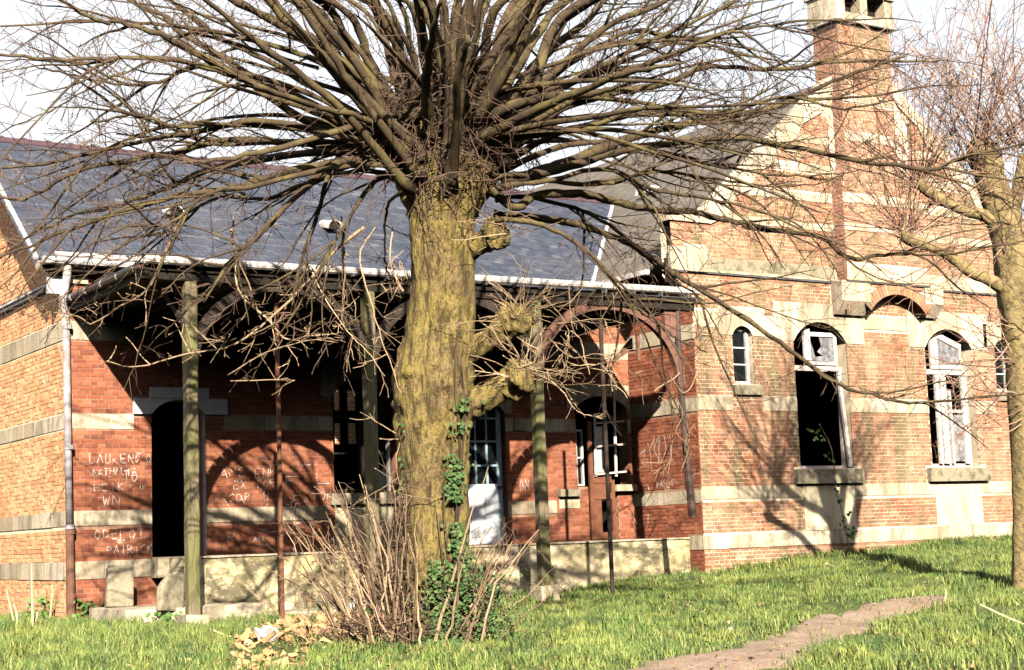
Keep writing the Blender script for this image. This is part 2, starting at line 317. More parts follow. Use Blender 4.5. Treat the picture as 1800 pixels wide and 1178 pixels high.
# ------------------------------------------------------------------ the station house
HOUSE = empty('station_house', (0, 0, -.9))
tag(HOUSE, 'long derelict red brick station house with slate roofs, open veranda and chimneyed gable', 'building')
class Wall:
    """wall in plane P(u,z)=o+u*U+(0,0,z), outward normal N; rectangles are (u0,u1,z0,z1)"""
    def __init__(s, name, o, U, N, mortar, brick):
        s.o, s.U, s.N = Vector(o), Vector(U), Vector(N); s.brick = brick
        s.e = MB(); s.name = name; s.mortar = mortar; s.stones = []; s.bands = []; s.holes = []; s.nobrick = []
        s.obj = None
    def P(s, u, z, d=0): return s.o+s.U*u+Vector((0, 0, z))+s.N*d
    def box(s, mb, u0, u1, z0, z1, d0, d1):
        i = len(mb.v)
        for d in (d0, d1):
            for u, z in ((u0, z0), (u1, z0), (u1, z1), (u0, z1)): mb.v.append(tuple(s.P(u, z, d)))
        mb.f += [(i+4, i+5, i+6, i+7), (i, i+1, i+5, i+4), (i+1, i+2, i+6, i+5), (i+2, i+3, i+7, i+6), (i+3, i, i+4, i+7)]
    def free(s, lim, z, rects):
        iv = [lim(z)] if lim(z)[1] > lim(z)[0] else []
        for (a, b, c, d) in rects:
            if c-1e-6 <= z <= d+1e-6:
                nv = []
                for (p, q) in iv:
                    if b <= p or a >= q: nv.append((p, q)); continue
                    if a > p: nv.append((p, a))
                    if b < q: nv.append((b, q))
                iv = nv
        return iv
    def build_face(s, lim, zlist, depth=.3):
        """the mortar face, cut round the openings, with reveals"""
        zs = sorted(set([round(z, 4) for z in zlist]+[round(z, 4) for h in s.holes for z in h[2:4]]))
        mb = MB()
        for z0, z1 in zip(zs[:-1], zs[1:]):
            if z1-z0 < 1e-4: continue
            n = max(1, int((z1-z0)/.5)); zz = np.linspace(z0, z1, n+1)
            for a, b in zip(zz[:-1], zz[1:]):
                la, lb = lim(a), lim(b)
                cuts = [h for h in s.holes if h[2] <= (a+b)/2 <= h[3]]
                edges = [(la[0], lb[0])]
                for h in sorted(cuts): edges += [(h[0], h[0]), (h[1], h[1])]
                edges.append((la[1], lb[1]))
                for k in range(0, len(edges), 2):
                    (p0, p1), (q0, q1) = edges[k], edges[k+1]
                    if max(q0-p0, q1-p1) < .003: continue
                    mb.quad(s.P(p0, a), s.P(q0, a), s.P(q1, b), s.P(p1, b))
                    mb.quad(s.P(q0, a, -depth), s.P(p0, a, -depth), s.P(p1, b, -depth), s.P(q1, b, -depth))
        for (a, b, c, d) in s.holes:
            mb.quad(s.P(a, c), s.P(a, d), s.P(a, d, -depth), s.P(a, c, -depth)); mb.quad(s.P(b, d), s.P(b, c), s.P(b, c, -depth), s.P(b, d, -depth))
            mb.quad(s.P(a, d), s.P(b, d), s.P(b, d, -depth), s.P(a, d, -depth)); mb.quad(s.P(b, c), s.P(a, c), s.P(a, c, -depth), s.P(b, c, -depth))
        s.obj = mb.build(s.name, s.mortar, HOUSE)
        return s.obj
    def stone(s, u0, u1, z0, z1, d=.018, mat='stone', name='stone', back=-.02):
        mb = MB(); g = .004
        s.box(mb, u0+g, u1-g, z0+g, z1-g, back, d+random.uniform(-.004, .006)); s.stones.append((mb, name, mat)); s.nobrick.append((u0, u1, z0, z1))
    def band(s, u0, u1, z0, z1, d=.014, mat='stone', step=.7, cut=()):
        for (p, q) in s.free(lambda z: (u0, u1), (z0+z1)/2, list(cut)+s.holes):
            u = p
            while u < q-.02:
                w = step*random.uniform(.7, 1.35); e = min(q, u+w)
                if q-e < .25: e = q
                s.stone(u, e, z0, z1, d, mat); u = e
    def arch_stone(s, a, b, zs, zc, ua, ub, z0, z1, d=.02, n=14, mat='stone', parts=3):
        """stone head cut to a segmental arch over the opening a..b, springing zs, crown zc; outer rectangle ua..ub, z0..z1"""
        r = ((b-a)**2/4+(zc-zs)**2)/(2*(zc-zs)); cu, cz = (a+b)/2, zc-r
        def az(u): return cz+math.sqrt(max(0, r*r-(u-cu)**2))
        k = np.linspace(a, b, n+1)
        for j in range(parts):
            seg = k[int(j*n/parts):int((j+1)*n/parts)+1]; g = .004
            bot = [(u, az(u)) for u in seg]
            if j == 0: bot = [(ua, z0), (a, z0), (a, zs)]+bot[1:] if z0 < zs else [(ua, zs)]+bot
            if j == parts-1: bot = bot[:-1]+([(b, zs), (b, z0), (ub, z0)] if z0 < zs else [(b, zs), (ub, zs)])
            lo, hi = (ua if j == 0 else seg[0]+g), (ub if j == parts-1 else seg[-1]-g)
            ring = [s.P(u, z, d) for u, z in bot]+[s.P(hi, z1, d), s.P(lo, z1, d)]
            mb = MB(); mb.prism(ring, tuple(s.N*(-.22))); s.stones.append((mb, 'arch_stone', mat))
        s.nobrick.append((ua, ub, min(z0, zs), z1))
    def lay(s, lim, z0, z1, proud=.006, single=None, cap=10**9, phase=0):
        """brick courses in cross bond; `single` picks the bricks that become objects of their own"""
        mb = MB(); rows = int((z1-z0)/.07); cnt = 0; me = None
        rects = s.nobrick+s.holes
        for r in range(rows):
            z = z0+r*.07; zc = z+.035
            head = (r+phase) % 2; L = .115 if head else .23
            for (p, q) in s.free(lim, zc, [(a, b, c-.02, d+.02) for a, b, c, d in rects]):
                off = (.0575 if head else (.115 if (r//2) % 2 else 0)); u = math.floor((p-off)/L)*L+off
                while u < q:
                    a, b = max(u+.0055, p), min(u+L-.0055, q); u += L
                    if b-a < .025: continue
                    d = proud+random.uniform(-.004, .005)
                    if single and cnt < 300 and single(a, z):
                        if me is None:
                            t = MB(); t.box(0, 1, 0, 1, 0, 1); me = bpy.data.meshes.new('brick'); me.from_pydata(t.v, [], t.f); me.materials.append(MATS[s.brick])
                        o = bpy.data.objects.new('brick', me); S.collection.objects.link(o); o.parent = s.obj
                        X = s.U*(b-a); Y = s.N*-(d+.012); Z = Vector((0, 0, .059)); T = s.P(a, z+.0055, d)
                        o.matrix_local = Matrix(((X.x, Y.x, Z.x, T.x), (X.y, Y.y, Z.y, T.y), (X.z, Y.z, Z.z, T.z), (0, 0, 0, 1)))
                        cnt += 1
                    else: s.box(mb, a, b, z+.0055, z+.0645, -.012, d)
        if mb.f: tag(mb.build('brickwork', s.brick, s.obj), kind='stuff')
        for m_, nm, mt in s.stones: m_.build(nm, mt, s.obj)
        return cnt

ZF = -1.25            # walls run a little into the ground
# ---- main front wall (back of the veranda), plane Y=0
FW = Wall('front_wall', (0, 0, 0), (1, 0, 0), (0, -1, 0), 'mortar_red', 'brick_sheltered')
FW.holes = [(1.39, 2.29, .02, 2.52), (4.62, 5.82, .98, 3.0), (7.24, 8.12, .01, 2.62), (9.70, 10.92, 1.02, 2.75), (9.98, 10.62, .02, 1.02)]
lim = lambda z: (0, 11.0)
FW.build_face(lim, [ZF, 4.62])
doors_cut = [(1.39, 2.29, 0, 9), (4.5, 5.92, 0, 1.0), (7.24, 8.12, 0, 9), (9.2, 11, 0, 1.05)]
FW.band(.0, 11, 2.05, 2.29, cut=doors_cut[:1]+[(1.1, 2.62, 2, 2.6)]); FW.band(0, 11, .54, .78, cut=doors_cut)
FW.band(0, 1.37, -.28, 0, .02, step=.55); FW.band(0, 11, 3.45, 3.75)
for a, b, c, d in ((1.08, 1.39, 2.29, 2.55), (2.29, 2.68, 2.29, 2.55), (1.36, 2.36, 2.55, 2.73)): FW.stone(a, b, c, d, .06, 'stone_white', 'lintel_stone')
FW.arch_stone(1.39, 2.29, 2.3, 2.53, 1.37, 2.31, 2.3, 2.55, .05, mat='stone_white', parts=2)
FW.stone(4.52, 5.92, .78, .98, .10, 'stone', 'window_sill', -.25)
FW.stone(4.62, 5.82, .03, .78, .01, 'render_pale', 'panel')
FW.stone(9.25, 9.72, .62, .98, .02, 'render_pale', 'panel')
FW.stone(10.50, 11.0, .92, 1.05, .14, 'stone', 'window_sill', -.25)
FW.stone(9.22, 9.68, .84, .98, .12, 'stone_grey', 'window_sill', -.05)
FW.stone(8.3, 8.52, 2.06, 2.3, .05, 'stone', 'quoin_stone')
FW.arch_stone(7.24, 8.12, 2.38, 2.60, 7.1, 8.26, 2.38, 2.85, .03)
FW.arch_stone(4.62, 5.82, 2.62, 2.98, 4.4, 6.0, 2.62, 3.25, .03)
FW.arch_stone(9.70, 10.92, 2.5, 2.74, 9.5, 10.98, 2.5, 2.95, .03)
FW.lay(lim, -1.26+.0, 4.6, single=lambda u, z: u < 1.37 and -.95 < z < 2.3)
# ---- left side wall, plane X=0 facing left
SW = Wall('side_wall', (0, 0, 0), (0, 1, 0), (-1, 0, 0), 'mortar_side', 'brick_side')
lim = lambda z: (0.0, 7.0)
SW.build_face(lim, [ZF, 4.42])
SW.band(-.01, 7, 2.05, 2.29, step=.8); SW.band(-.01, 7, .54, .78, step=.8); SW.band(-.01, 7, -.28, 0, .02, step=.8); SW.band(-.01, 7, 3.45, 3.76, step=.8)
SW.lay(lim, -1.26, 4.4, single=None)
mb = MB(); mb.box(-.10, .02, -.02, 7, 4.40, 4.44); mb.build('coping', 'zinc_white', SW.obj)
mb = MB(); mb.box(-.075, .0, -.0, 7, 4.33, 4.398); mb.build('coping_fillet', 'lead_dark', SW.obj)
# end gable of the main range, set back above the side wall
EG = Wall('end_gable', (-.06, 0, 0), (0, 1, 0), (-1, 0, 0), 'mortar_side', 'brick_side')
PITCHM = .74; Y0M, Z0M, YR = -.25, 4.66, 3.5; ZR = Z0M+PITCHM*(YR-Y0M)
lim = lambda z: (max(.0, Y0M+(z-Z0M)/PITCHM), min(7.0, 2*YR-Y0M-(z-Z0M)/PITCHM))
EG.build_face(lim, [4.45, 4.8, 5.3, 5.8, 6.3, 6.8, ZR-.12]); EG.lay(lim, 4.47, ZR-.2)
mb = MB(); mb.quad((-.1, 0, 4.445), (.3, 0, 4.445), (.3, 7, 4.445), (-.1, 7, 4.445)); mb.build('ledge', 'render_pale', HOUSE)
# rear wall with a window the light shows through
RW = Wall('rear_wall', (11, 7.0, 0), (-1, 0, 0), (0, 1, 0), 'soot_shade', 'brick_sheltered')
ra, rb = onY(578, 780, 7.0), onY(633, 684, 7.0)
RWX0, RWX1, RWZ0, RWZ1 = ra[0], rb[0]+.1, ra[2]-1.05, rb[2]+.05
RW.holes = [(11-RWX1, 11-RWX0, RWZ0, RWZ1)]
RW.build_face(lambda z: (0, 11), [ZF, 4.6])
w = empty('rear_window', (0, 0, 0)); adopt(w, HOUSE)
mb = MB()
pan = [onY(*p, 7.15) for p in ((584, 686), (595, 722), (607, 686), (623, 722), (587, 744), (598, 781), (611, 744), (625, 781))]
xs_ = [RWX0-.02, (pan[0][0]+pan[4][0])/2, (pan[1][0]+pan[5][0])/2, (pan[2][0]+pan[6][0])/2, (pan[3][0]+pan[7][0])/2, RWX1+.02]
zs_ = [RWZ0-.02, pan[5][2], pan[4][2], pan[1][2], pan[0][2], RWZ1+.02]
for i in (0, 2, 4): mb.box(xs_[i], xs_[i+1], 7.1, 7.16, RWZ0-.02, RWZ1+.02)
for i in (2,): mb.box(xs_[0], xs_[5], 7.098, 7.162, zs_[i], zs_[i+1])
mb.box(xs_[0], xs_[5], 7.098, 7.162, zs_[0], zs_[1]); mb.box(xs_[0], xs_[5], 7.098, 7.162, zs_[4], zs_[5])
mb.build('frame', 'timber_dark', w)
# interior surfaces, shade of the unlit rooms put into their black colour
mb = MB(); mb.quad((.3, .3, .0), (19.5, .3, .0), (19.5, 7, .0), (.3, 7, .0)); mb.quad((11.3, -1.7, .0), (20.2, -1.7, .0), (20.2, .3, .0), (11.3, .3, .0)); mb.build('floor', 'soot_shade', HOUSE)
mb = MB(); mb.quad((.3, .3, 4.3), (.3, 7, 4.3), (10.9, 7, 4.3), (10.9, .3, 4.3)); mb.quad((11.2, -1.7, 4.5), (11.2, 9, 4.5), (20.4, 9, 4.5), (20.4, -1.7, 4.5)); mb.build('ceiling', 'soot_shade', HOUSE)
for q_ in ((11.3, 11.32, -1.7, 9, -.5, 4.45), (16.6, 16.7, -1.6, 9, -.5, 4.45), (11.33, 20.4, 4.0, 4.1, -.5, 4.45), (3.3, 3.4, .3, 7, -.5, 4.28), (9.0, 9.1, .3, 7, -.5, 4.28)): MB().box(*q_).build('partition', 'soot_shade', HOUSE)
MB().box(11.3, 20.6, 8.9, 9.0, -.5, 5.0).build('inner_wall', 'soot_shade', HOUSE); MB().box(20.45, 20.6, -2.0, 12, -1.2, 5.2).build('end_wall', 'mortar_gable', HOUSE)

# ---- gable wing: return wall X=11 and front Y=-2.03
YG = -2.03; XG0, XG1, XC = 11.0, 20.6, 15.8
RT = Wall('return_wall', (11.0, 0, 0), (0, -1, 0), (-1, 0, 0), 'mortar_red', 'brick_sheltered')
lim = lambda z: (0, 2.03)
RT.build_face(lim, [ZF, 5.0])
RT.band(0, 2.04, 2.29, 2.55); RT.band(0, 2.04, .62, .86); RT.band(1.6, 2.04, -.22, .04, .02); RT.band(0, 2.04, 3.62, 3.9)
RT.lay(lim, -1.26, 4.95)
GW = Wall('gable_wall', (0, YG, 0), (1, 0, 0), (0, -1, 0), 'mortar_gable', 'brick_gable')
HS = .872
def cop(x): return 6.0+HS*(x-11.5) if x <= XC else 6.0+HS*(2*XC-x-11.5)
ZAP = cop(XC)
def glim(z):
    if z <= 4.42: return (XG0, XG1)
    if z <= 4.80: return (XG0-.42*(z-4.42)/.38, XG1+.42*(z-4.42)/.38)
    if z <= 5.78: return (XG0-.42, XG1+.42)
    k = 11.5+(z-6.0)/HS; return (max(k, XG0-.42) if z < 5.95 else k, min(2*XC-k, XG1+.42) if z < 5.95 else 2*XC-k)
W1 = (11.92, 12.42, 2.80, 3.92); W2 = (13.45, 14.85, 1.22, 4.10); W3 = (17.05, 18.45, 1.22, 4.10); W4 = (19.15, 19.65, 2.80, 3.92)
GW.holes = [W1, W2, W3, W4]
GW.build_face(glim, [ZF, 4.42, 4.80, 5.3, 5.78, 5.95, 6.5, 7, 7.5, 8, 8.5, 9.0, ZAP-.05])
pc = [(13.47, 14.83, 0, 1.2), (17.07, 18.43, 0, 1.2)]
GW.band(XG0, XG1, -.22, .04, .022, cut=[]); GW.band(XG0, XG1, .68, .92, cut=pc); GW.band(XG0, XG1, 2.31, 2.58, cut=[(11.85, 12.6, 2.3, 2.7), (19.05, 19.8, 2.3, 2.7)])
for a, b in ((13.47, 14.83), (17.07, 18.43)): GW.stone(a, b, .045, .92, .012, 'render_pale', 'panel'); GW.stone(a-.2, b+.2, .93, 1.21, .11, 'stone_grey', 'window_sill', -.28)
for a, b in ((11.86, 12.56), (19.09, 19.75)): GW.stone(a, b, 2.60, 2.79, .07, 'stone_grey', 'window_sill', -.2)
for a, b in (W2[:2], W3[:2]): GW.arch_stone(a, b, 3.66, 4.06, a-.48, b+.48, 3.66, 4.42, .02, parts=5, n=15)
for a, b in (W1[:2], W4[:2]): GW.arch_stone(a, b, 3.72, 3.90, a-.32, b+.32, 3.72, 4.22, .02, parts=2)
GW.band(XG0, 11.6, 3.85, 4.15); GW.band(12.74, 12.97, 3.72, 4.1); GW.band(15.34, 16.56, 3.97, 4.24); GW.band(18.94, 19.1, 3.72, 4.1); GW.band(19.98, XG1, 3.85, 4.15)
GW.band(XG0-.4, 14.7, 4.93, 5.18, .01, 'stone_grey'); GW.band(16.98, XG1+.4, 4.93, 5.18, .01)
GW.stone(10.50, 10.88, 4.88, 5.32, .05, 'stone', 'kneeler_stone'); GW.stone(10.88, 11.36, 4.86, 5.34, .08, 'stone', 'kneeler_stone')
for z0, z1 in ((5.87, 6.03), (6.44, 6.60), (7.03, 7.19), (7.62, 7.78), (8.2, 8.36)):
    a, b = glim(z1); GW.band(a+.35, 14.7, z0, z1); GW.band(16.98, b-.35, z0, z1)
GW.nobrick.append((14.72, 16.96, 4.80, 12)); GW.nobrick += [(14.5, 15.3, 4.2, 4.82), (16.82, 17.4, 4.24, 4.82)]
GW.lay(glim, -1.26, ZAP-.25)
for a, b in ((XG0-.4, 14.70), (16.985, XG1+.4)): MB().box(a, b, YG-.055, YG, 4.875, 4.925).build('string_course', 'stone', GW.obj)
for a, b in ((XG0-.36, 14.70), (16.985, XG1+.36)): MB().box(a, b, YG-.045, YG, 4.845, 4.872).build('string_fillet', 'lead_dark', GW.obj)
# coping stones up both verges
for sgn in (-1, 1):
    x = 11.5-.02
    while x < XC-.02:
        e = min(XC, x+random.uniform(.55, .8)); g = .006
        def q(xx, up): return (XC+sgn*(XC-xx), YG-.05, cop(xx)+up)
        jag = random.uniform(.22, .42)
        pts = [q(x+g, .12), q(e-g, .12), q(e-g, -.16), q((x+e)/2+.1, -jag-.02), q(x+g, -.2)]
        if sgn > 0: pts = pts[::-1]
        MB().prism(pts, (0, .42, 0)).build('coping_stone', 'stone', GW.obj); x = e
    a = 10.52 if sgn < 0 else XC*2-10.52; b = 11.5 if sgn < 0 else XC*2-11.5
    MB().box(min(a, b), max(a, b)-.006, YG-.05, YG+.37, 5.80, 5.98).build('coping_stone', 'stone', GW.obj)
# chimney breast on corbels with a little arch, then the stack
YB = YG-.28
CB = Wall('chimney_breast', (0, YB, 0), (1, 0, 0), (0, -1, 0), 'mortar_gable', 'brick_gable')
lim = lambda z: (14.72, 16.96) if z < 6.7 else (14.72+.16*min(1, (z-6.7)/.6), 16.96-.64*min(1, (z-6.7)/.6))
CB.build_face(lim, [4.72, 5.5, 6.7, 7.0, 7.3, 10.15], .01)
for z0, z1 in ((4.93, 5.2), (5.87, 6.03), (6.44, 6.60), (7.7, 7.86), (8.5, 8.66)): CB.band(*lim(z0), z0, z1, .012)
CB.lay(lim, 4.76, 10.14)
CL = Wall('chimney_cheek', (14.72, YG+.4, 0), (0, -1, 0), (-1, 0, 0), 'mortar_gable', 'brick_chimney')
lim2 = lambda z: (0.4, .68)
CL.build_face(lim2, [4.3, 7.0], .01); CL.lay(lim2, 4.3, 7.0)
CL2 = Wall('chimney_cheek', (14.88, YG+.42, 0), (0, -1, 0), (-1, 0, 0), 'mortar_gable', 'brick_chimney')
CL2.build_face(lambda z: (0, .70), [7.0, 10.15], .01); CL2.lay(lambda z: (0, .70), 7.0, 10.14)
mb = MB(); mb.quad((16.96, YB, 4.3), (16.96, YG, 4.3), (16.96, YG, 6.7), (16.96, YB, 6.7)); mb.quad((16.32, YB, 7.3), (16.32, YG+.42, 7.3), (16.32, YG+.42, 10.15), (16.32, YB, 10.15)); mb.quad((16.96, YB, 6.7), (16.96, YG, 6.7), (16.32, YG, 7.3), (16.32, YB, 7.3))
mb.quad((14.72, YB, 6.7), (14.88, YB, 7.3), (14.88, YG+.42, 7.3), (14.72, YG+.1, 6.7)); mb.quad((16.32, YG+.42, 7), (14.88, YG+.42, 7), (14.88, YG+.42, 10.15), (16.32, YG+.42, 10.15)); mb.build('chimney_back', 'brick_chimney', HOUSE)
mb = MB(); mb.box(14.72, 16.96, YB+.01, YG, 4.70, 4.72); mb.build('breast_soffit', 'stone_grey', HOUSE)
for a, b, c in ((14.52, 15.30, 4.22), (16.84, 17.38, 4.26)):
    mb = MB(); mb.prism([(a, YG+.02, c), (a, YG-.1, c), (a, YB-.03, c+.25), (a, YB-.03, 4.86), (a, YG+.02, 4.86)], (b-a, 0, 0)); mb.build('corbel_stone', 'stone', GW.obj)
mb = MB(); n = 22
r0 = ((16.84-15.30)**2/4+.36**2)/(2*.36); cx0, cz0 = 16.07, 4.66-r0
for i in range(n):
    a0 = math.asin(-.77/r0)+(i+.06)*2*math.asin(.77/r0)/n; a1 = a0+.88*2*math.asin(.77/r0)/n
    mb.prism([(cx0+math.sin(t)*(r0+h), YB-.015, cz0+math.cos(t)*(r0+h)) for t, h in ((a0, 0), (a1, 0), (a1, .24), (a0, .24))], (0, .3, 0))
tag(mb.build('arch_bricks', 'brick_gable', GW.obj), kind='stuff')
mb = MB()
for i in range(12):
    t0 = -.77+i*1.54/12; t1 = t0+1.54/12
    z0 = cz0+math.sqrt(r0*r0-t0*t0)+.02; z1 = cz0+math.sqrt(r0*r0-t1*t1)+.02
    mb.quad((cx0+t0, YB+.002, z0), (cx0+t1, YB+.002, z1), (cx0+t1, YB+.002, 4.93), (cx0+t0, YB+.002, 4.93))
mb.build('spandrel', 'mortar_gable', GW.obj)
mb = MB(); mb.box(14.66, 17.02, YB-.06, YB+.0, 4.875, 4.93); mb.build('string_course', 'stone', GW.obj)
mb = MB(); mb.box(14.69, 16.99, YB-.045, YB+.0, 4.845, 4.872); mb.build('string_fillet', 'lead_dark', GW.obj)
# chimney cap: stone box with flue openings
cap = MB(); x0, x1, y0, y1 = 14.80, 16.42, YB-.08, YG+.50
cap.box(x0, x1, y0, y1, 10.16, 10.34)
for xx in (x0, 15.47, 16.16): cap.box(xx+.02, xx+(.26 if xx != 15.47 else .22), y0+.02, y1-.02, 10.341, 10.75)
cap.box(x0-.03, x1+.03, y0-.03, y1+.03, 10.751, 10.92)
cap.build('chimney_cap', 'stone', HOUSE)
mb = MB(); mb.box(14.78, 16.44, YB-.10, YG+.52, 10.135, 10.158); mb.build('chimney_drip', 'lead_dark', HOUSE)
mb = MB(); mb.box(15.0, 16.2, YB+.2, YG+.3, 10.342, 10.74); mb.build('flue', 'soot_shade', HOUSE)

# ---- windows of the gable
def sash(name, parent_loc, x0, x1, z0, z1, y, cols, rows, mat, t=.05, glass='glass', arch=None, skip=(), label=None):
    w = empty(name); adopt(w, HOUSE)
    if label: w['label'] = label
    mb = MB(); mb.box(x0, x0+t, y, y+.06, z0, z1); mb.box(x1-t, x1, y, y+.06, z0, z1); mb.box(x0+t, x1-t, y+.002, y+.058, z0, z0+t); mb.box(x0+t, x1-t, y+.002, y+.058, z1-t, z1)
    mb.build('frame', mat, w)
    cw, rh = (x1-x0-2*t)/cols, (z1-z0-2*t)/rows
    for i in range(1, cols): MB().box(x0+t+i*cw-.014, x0+t+i*cw+.014, y+.01, y+.05, z0+t, z1-t).build('muntin', mat, w)
    for i in range(1, rows): MB().box(x0+t, x1-t, y+.012, y+.048, z0+t+i*rh-.014, z0+t+i*rh+.014).build('muntin', mat, w)
    for i in range(cols):
        for j in range(rows):
            if (i, j) in skip: continue
            a, b, c, d = x0+t+i*cw+.012, x0+t+(i+1)*cw-.012, z0+t+j*rh+.012, z0+t+(j+1)*rh-.012
            MB().quad((a, y+.03, c), (b, y+.03, c), (b, y+.03, d), (a, y+.03, d)).build('pane', glass, w)
    return w
sash('small_window', None, 11.94, 12.40, 2.81, 3.88, YG+.10, 1, 3, 'paint_white', .06)
sash('small_window', None, 19.17, 19.63, 2.81, 3.88, YG+.10, 1, 3, 'paint_white', .06)
# left tall window: upper light ajar with a broken pane, lower sash gone
w = empty('tall_window'); adopt(w, HOUSE)
yw = YG+.16
mb = MB(); mb.box(13.46, 14.84, yw, yw+.08, 3.12, 3.22); mb.box(13.47, 13.53, yw+.003, yw+.07, 1.23, 3.12); mb.box(14.76, 14.83, yw+.003, yw+.07, 1.23, 3.12); mb.box(13.47, 14.83, yw+.01, yw+.08, 1.225, 1.28); mb.build('frame', 'paint_worn', w)
mb = MB(); a, b = 13.86, 14.72; mb.box(a, a+.16, yw-.03, yw+.02, 3.24, 3.94); mb.box(b-.07, b, yw-.03, yw+.02, 3.24, 3.86); mb.box(a+.16, b-.07, yw-.028, yw+.018, 3.24, 3.32); mb.box(a+.16, b-.07, yw-.028, yw+.018, 3.80, 3.88); mb.build('top_light', 'paint_white', w)
mb = MB(); mb.poly([(a+.16, yw, 3.32), (b-.07, yw, 3.32), (b-.07, yw, 3.8), (a+.42, yw, 3.8), (a+.47, yw, 3.62), (a+.36, yw, 3.5), (a+.5, yw, 3.42), (a+.3, yw, 3.4), (a+.2, yw, 3.7), (a+.16, yw, 3.75)]); mb.build('broken_pane', 'glass_dirty', w)
mb = MB(); mb.bar((14.70, yw-.05, 3.1), (14.80, yw-.12, 1.25), .07, .05, (0, 1, 0)); mb.build('loose_stile', 'paint_white', w)
# right tall window: arched upper light, casements hanging open
w = empty('tall_window'); adopt(w, HOUSE)
mb = MB(); mb.box(17.06, 18.44, yw, yw+.08, 3.14, 3.24); mb.box(17.07, 17.14, yw+.003, yw+.07, 1.23, 3.14); mb.box(18.37, 18.43, yw+.003, yw+.07, 1.23, 3.14); mb.box(17.07, 18.43, yw+.01, yw+.08, 1.225, 1.30); mb.build('frame', 'paint_worn', w)
mb = MB(); a, b = 17.36, 18.28; mb.box(a, a+.22, yw-.03, yw+.02, 3.25, 3.98); mb.box(b-.07, b, yw-.03, yw+.02, 3.25, 3.74); mb.box(a+.22, b-.07, yw-.028, yw+.018, 3.25, 3.33); mb.bar((a+.22, yw, 3.96), (b, yw, 3.72), .05, .12, (0, 0, 1)); mb.build('top_light', 'paint_worn', w)
mb = MB(); mb.poly([(a+.22, yw, 3.33), (b-.07, yw, 3.33), (b-.07, yw, 3.72), (a+.22, yw, 3.92)]); mb.build('pane', 'glass_dirty', w)
for xx, tw, dz in ((17.42, .09, 0), (17.56, .16, .0), (17.80, .05, .3)): MB().box(xx, xx+tw, yw-.06, yw-.0, 1.3, 3.12-dz).build('casement_stile', 'paint_white', w)
MB().box(18.20, 18.33, yw-.05, yw-.0, 1.3, 3.12).build('casement_stile', 'paint_white', w)
MB().box(17.72, 18.20, yw-.04, yw-.01, 2.35, 2.41).build('casement_rail', 'paint_white', w)
MB().quad((17.85, yw, 1.35), (18.2, yw, 1.35), (18.2, yw, 2.3), (17.85, yw, 2.3)).build('pane', 'glass_dirty', w)
# ---- doors and windows at the back of the veranda
sash('veranda_window', None, 4.64, 5.22, 1.0, 2.95, .12, 1, 3, 'timber_dark', .05, skip=((0, 0), (0, 1), (0, 2)))
w = sash('veranda_window', None, 5.24, 5.80, 1.0, 2.95, .12, 1, 3, 'timber_dark', .05, skip=((0, 1), (0, 2)))
MB().box(5.70, 5.745, .05, .115, 1.0, 1.9).build('stile', 'paint_white', w)
d = empty('glazed_door'); adopt(d, HOUSE)
MB().box(7.26, 7.33, .10, .16, .02, 2.5).build('door_stile', 'paint_blue', d); MB().box(7.99, 8.09, .10, .16, .02, 2.5).build('door_stile', 'paint_blue', d)
MB().box(7.33, 7.99, .105, .155, .02, 1.10).build('door_panel', 'paint_door', d); MB().box(7.40, 7.62, .09, .104, .15, .95).build('raised_panel', 'paint_door', d); MB().box(7.70, 7.92, .09, .104, .15, .95).build('raised_panel', 'paint_door', d)
for xx in (7.52, 7.76): MB().box(xx, xx+.035, .105, .15, 1.10, 2.5).build('muntin', 'paint_blue', d)
for zz in (1.42, 1.86, 2.28): MB().box(7.33, 7.99, .107, .148, zz, zz+.035).build('muntin', 'paint_blue', d)
MB().box(7.98, 8.04, .03, .10, 1.02, 1.06).build('door_handle', 'iron_dark', d)
MB().box(7.33, 7.99, .135, .139, 1.1, 2.5).build('pane', 'glass', d)
# broken brown door leaf standing open by the last window
d = empty('broken_door'); adopt(d, HOUSE); d['label'] = 'brown half-glazed door leaf with broken glazing bars, standing ajar'
yd = -.12
MB().box(9.90, 9.985, yd, yd+.05, .03, 2.25).build('door_stile', 'timber_brown', d); MB().box(10.40, 10.47, yd, yd+.05, .03, 1.14).build('door_stile', 'timber_brown', d)
for z0, z1 in ((.03, .16), (.78, .90), (1.08, 1.24)): MB().box(9.985, 10.40, yd+.003, yd+.047, z0, z1).build('door_rail', 'timber_brown', d)
MB().box(10.0, 10.16, yd+.02, yd+.035, .16, .78).build('door_panel', 'timber_brown', d); MB().box(9.99, 10.30, yd+.02, yd+.035, .90, 1.08).build('door_panel', 'timber_brown', d)
for xx, z1 in ((10.02, 2.4), (10.27, 2.62), (10.50, 2.85)): MB().bar((xx, yd-.02, 1.2), (xx+.03, yd-.02, z1), .045, .03, (0, 1, 0)).build('glazing_bar', 'paint_white', d)
for zz in (1.24, 1.76, 2.2): MB().bar((9.99, yd-.05, zz), (10.72, yd-.05, zz+.05), .03, .035).build('glazing_bar', 'paint_worn', d)
MB().quad((10.04, yd+.01, 1.28), (10.24, yd+.01, 1.28), (10.24, yd+.01, 2.15), (10.04, yd+.01, 2.15)).build('curtain', 'paint_white', d)
w = sash('veranda_window', None, 9.72, 9.90, 1.04, 2.1, .06, 1, 2, 'paint_white', .035)
MB().box(2.27, 2.30, -.02, .05, .03, 2.3).build('door_frame', 'paint_worn', HOUSE)

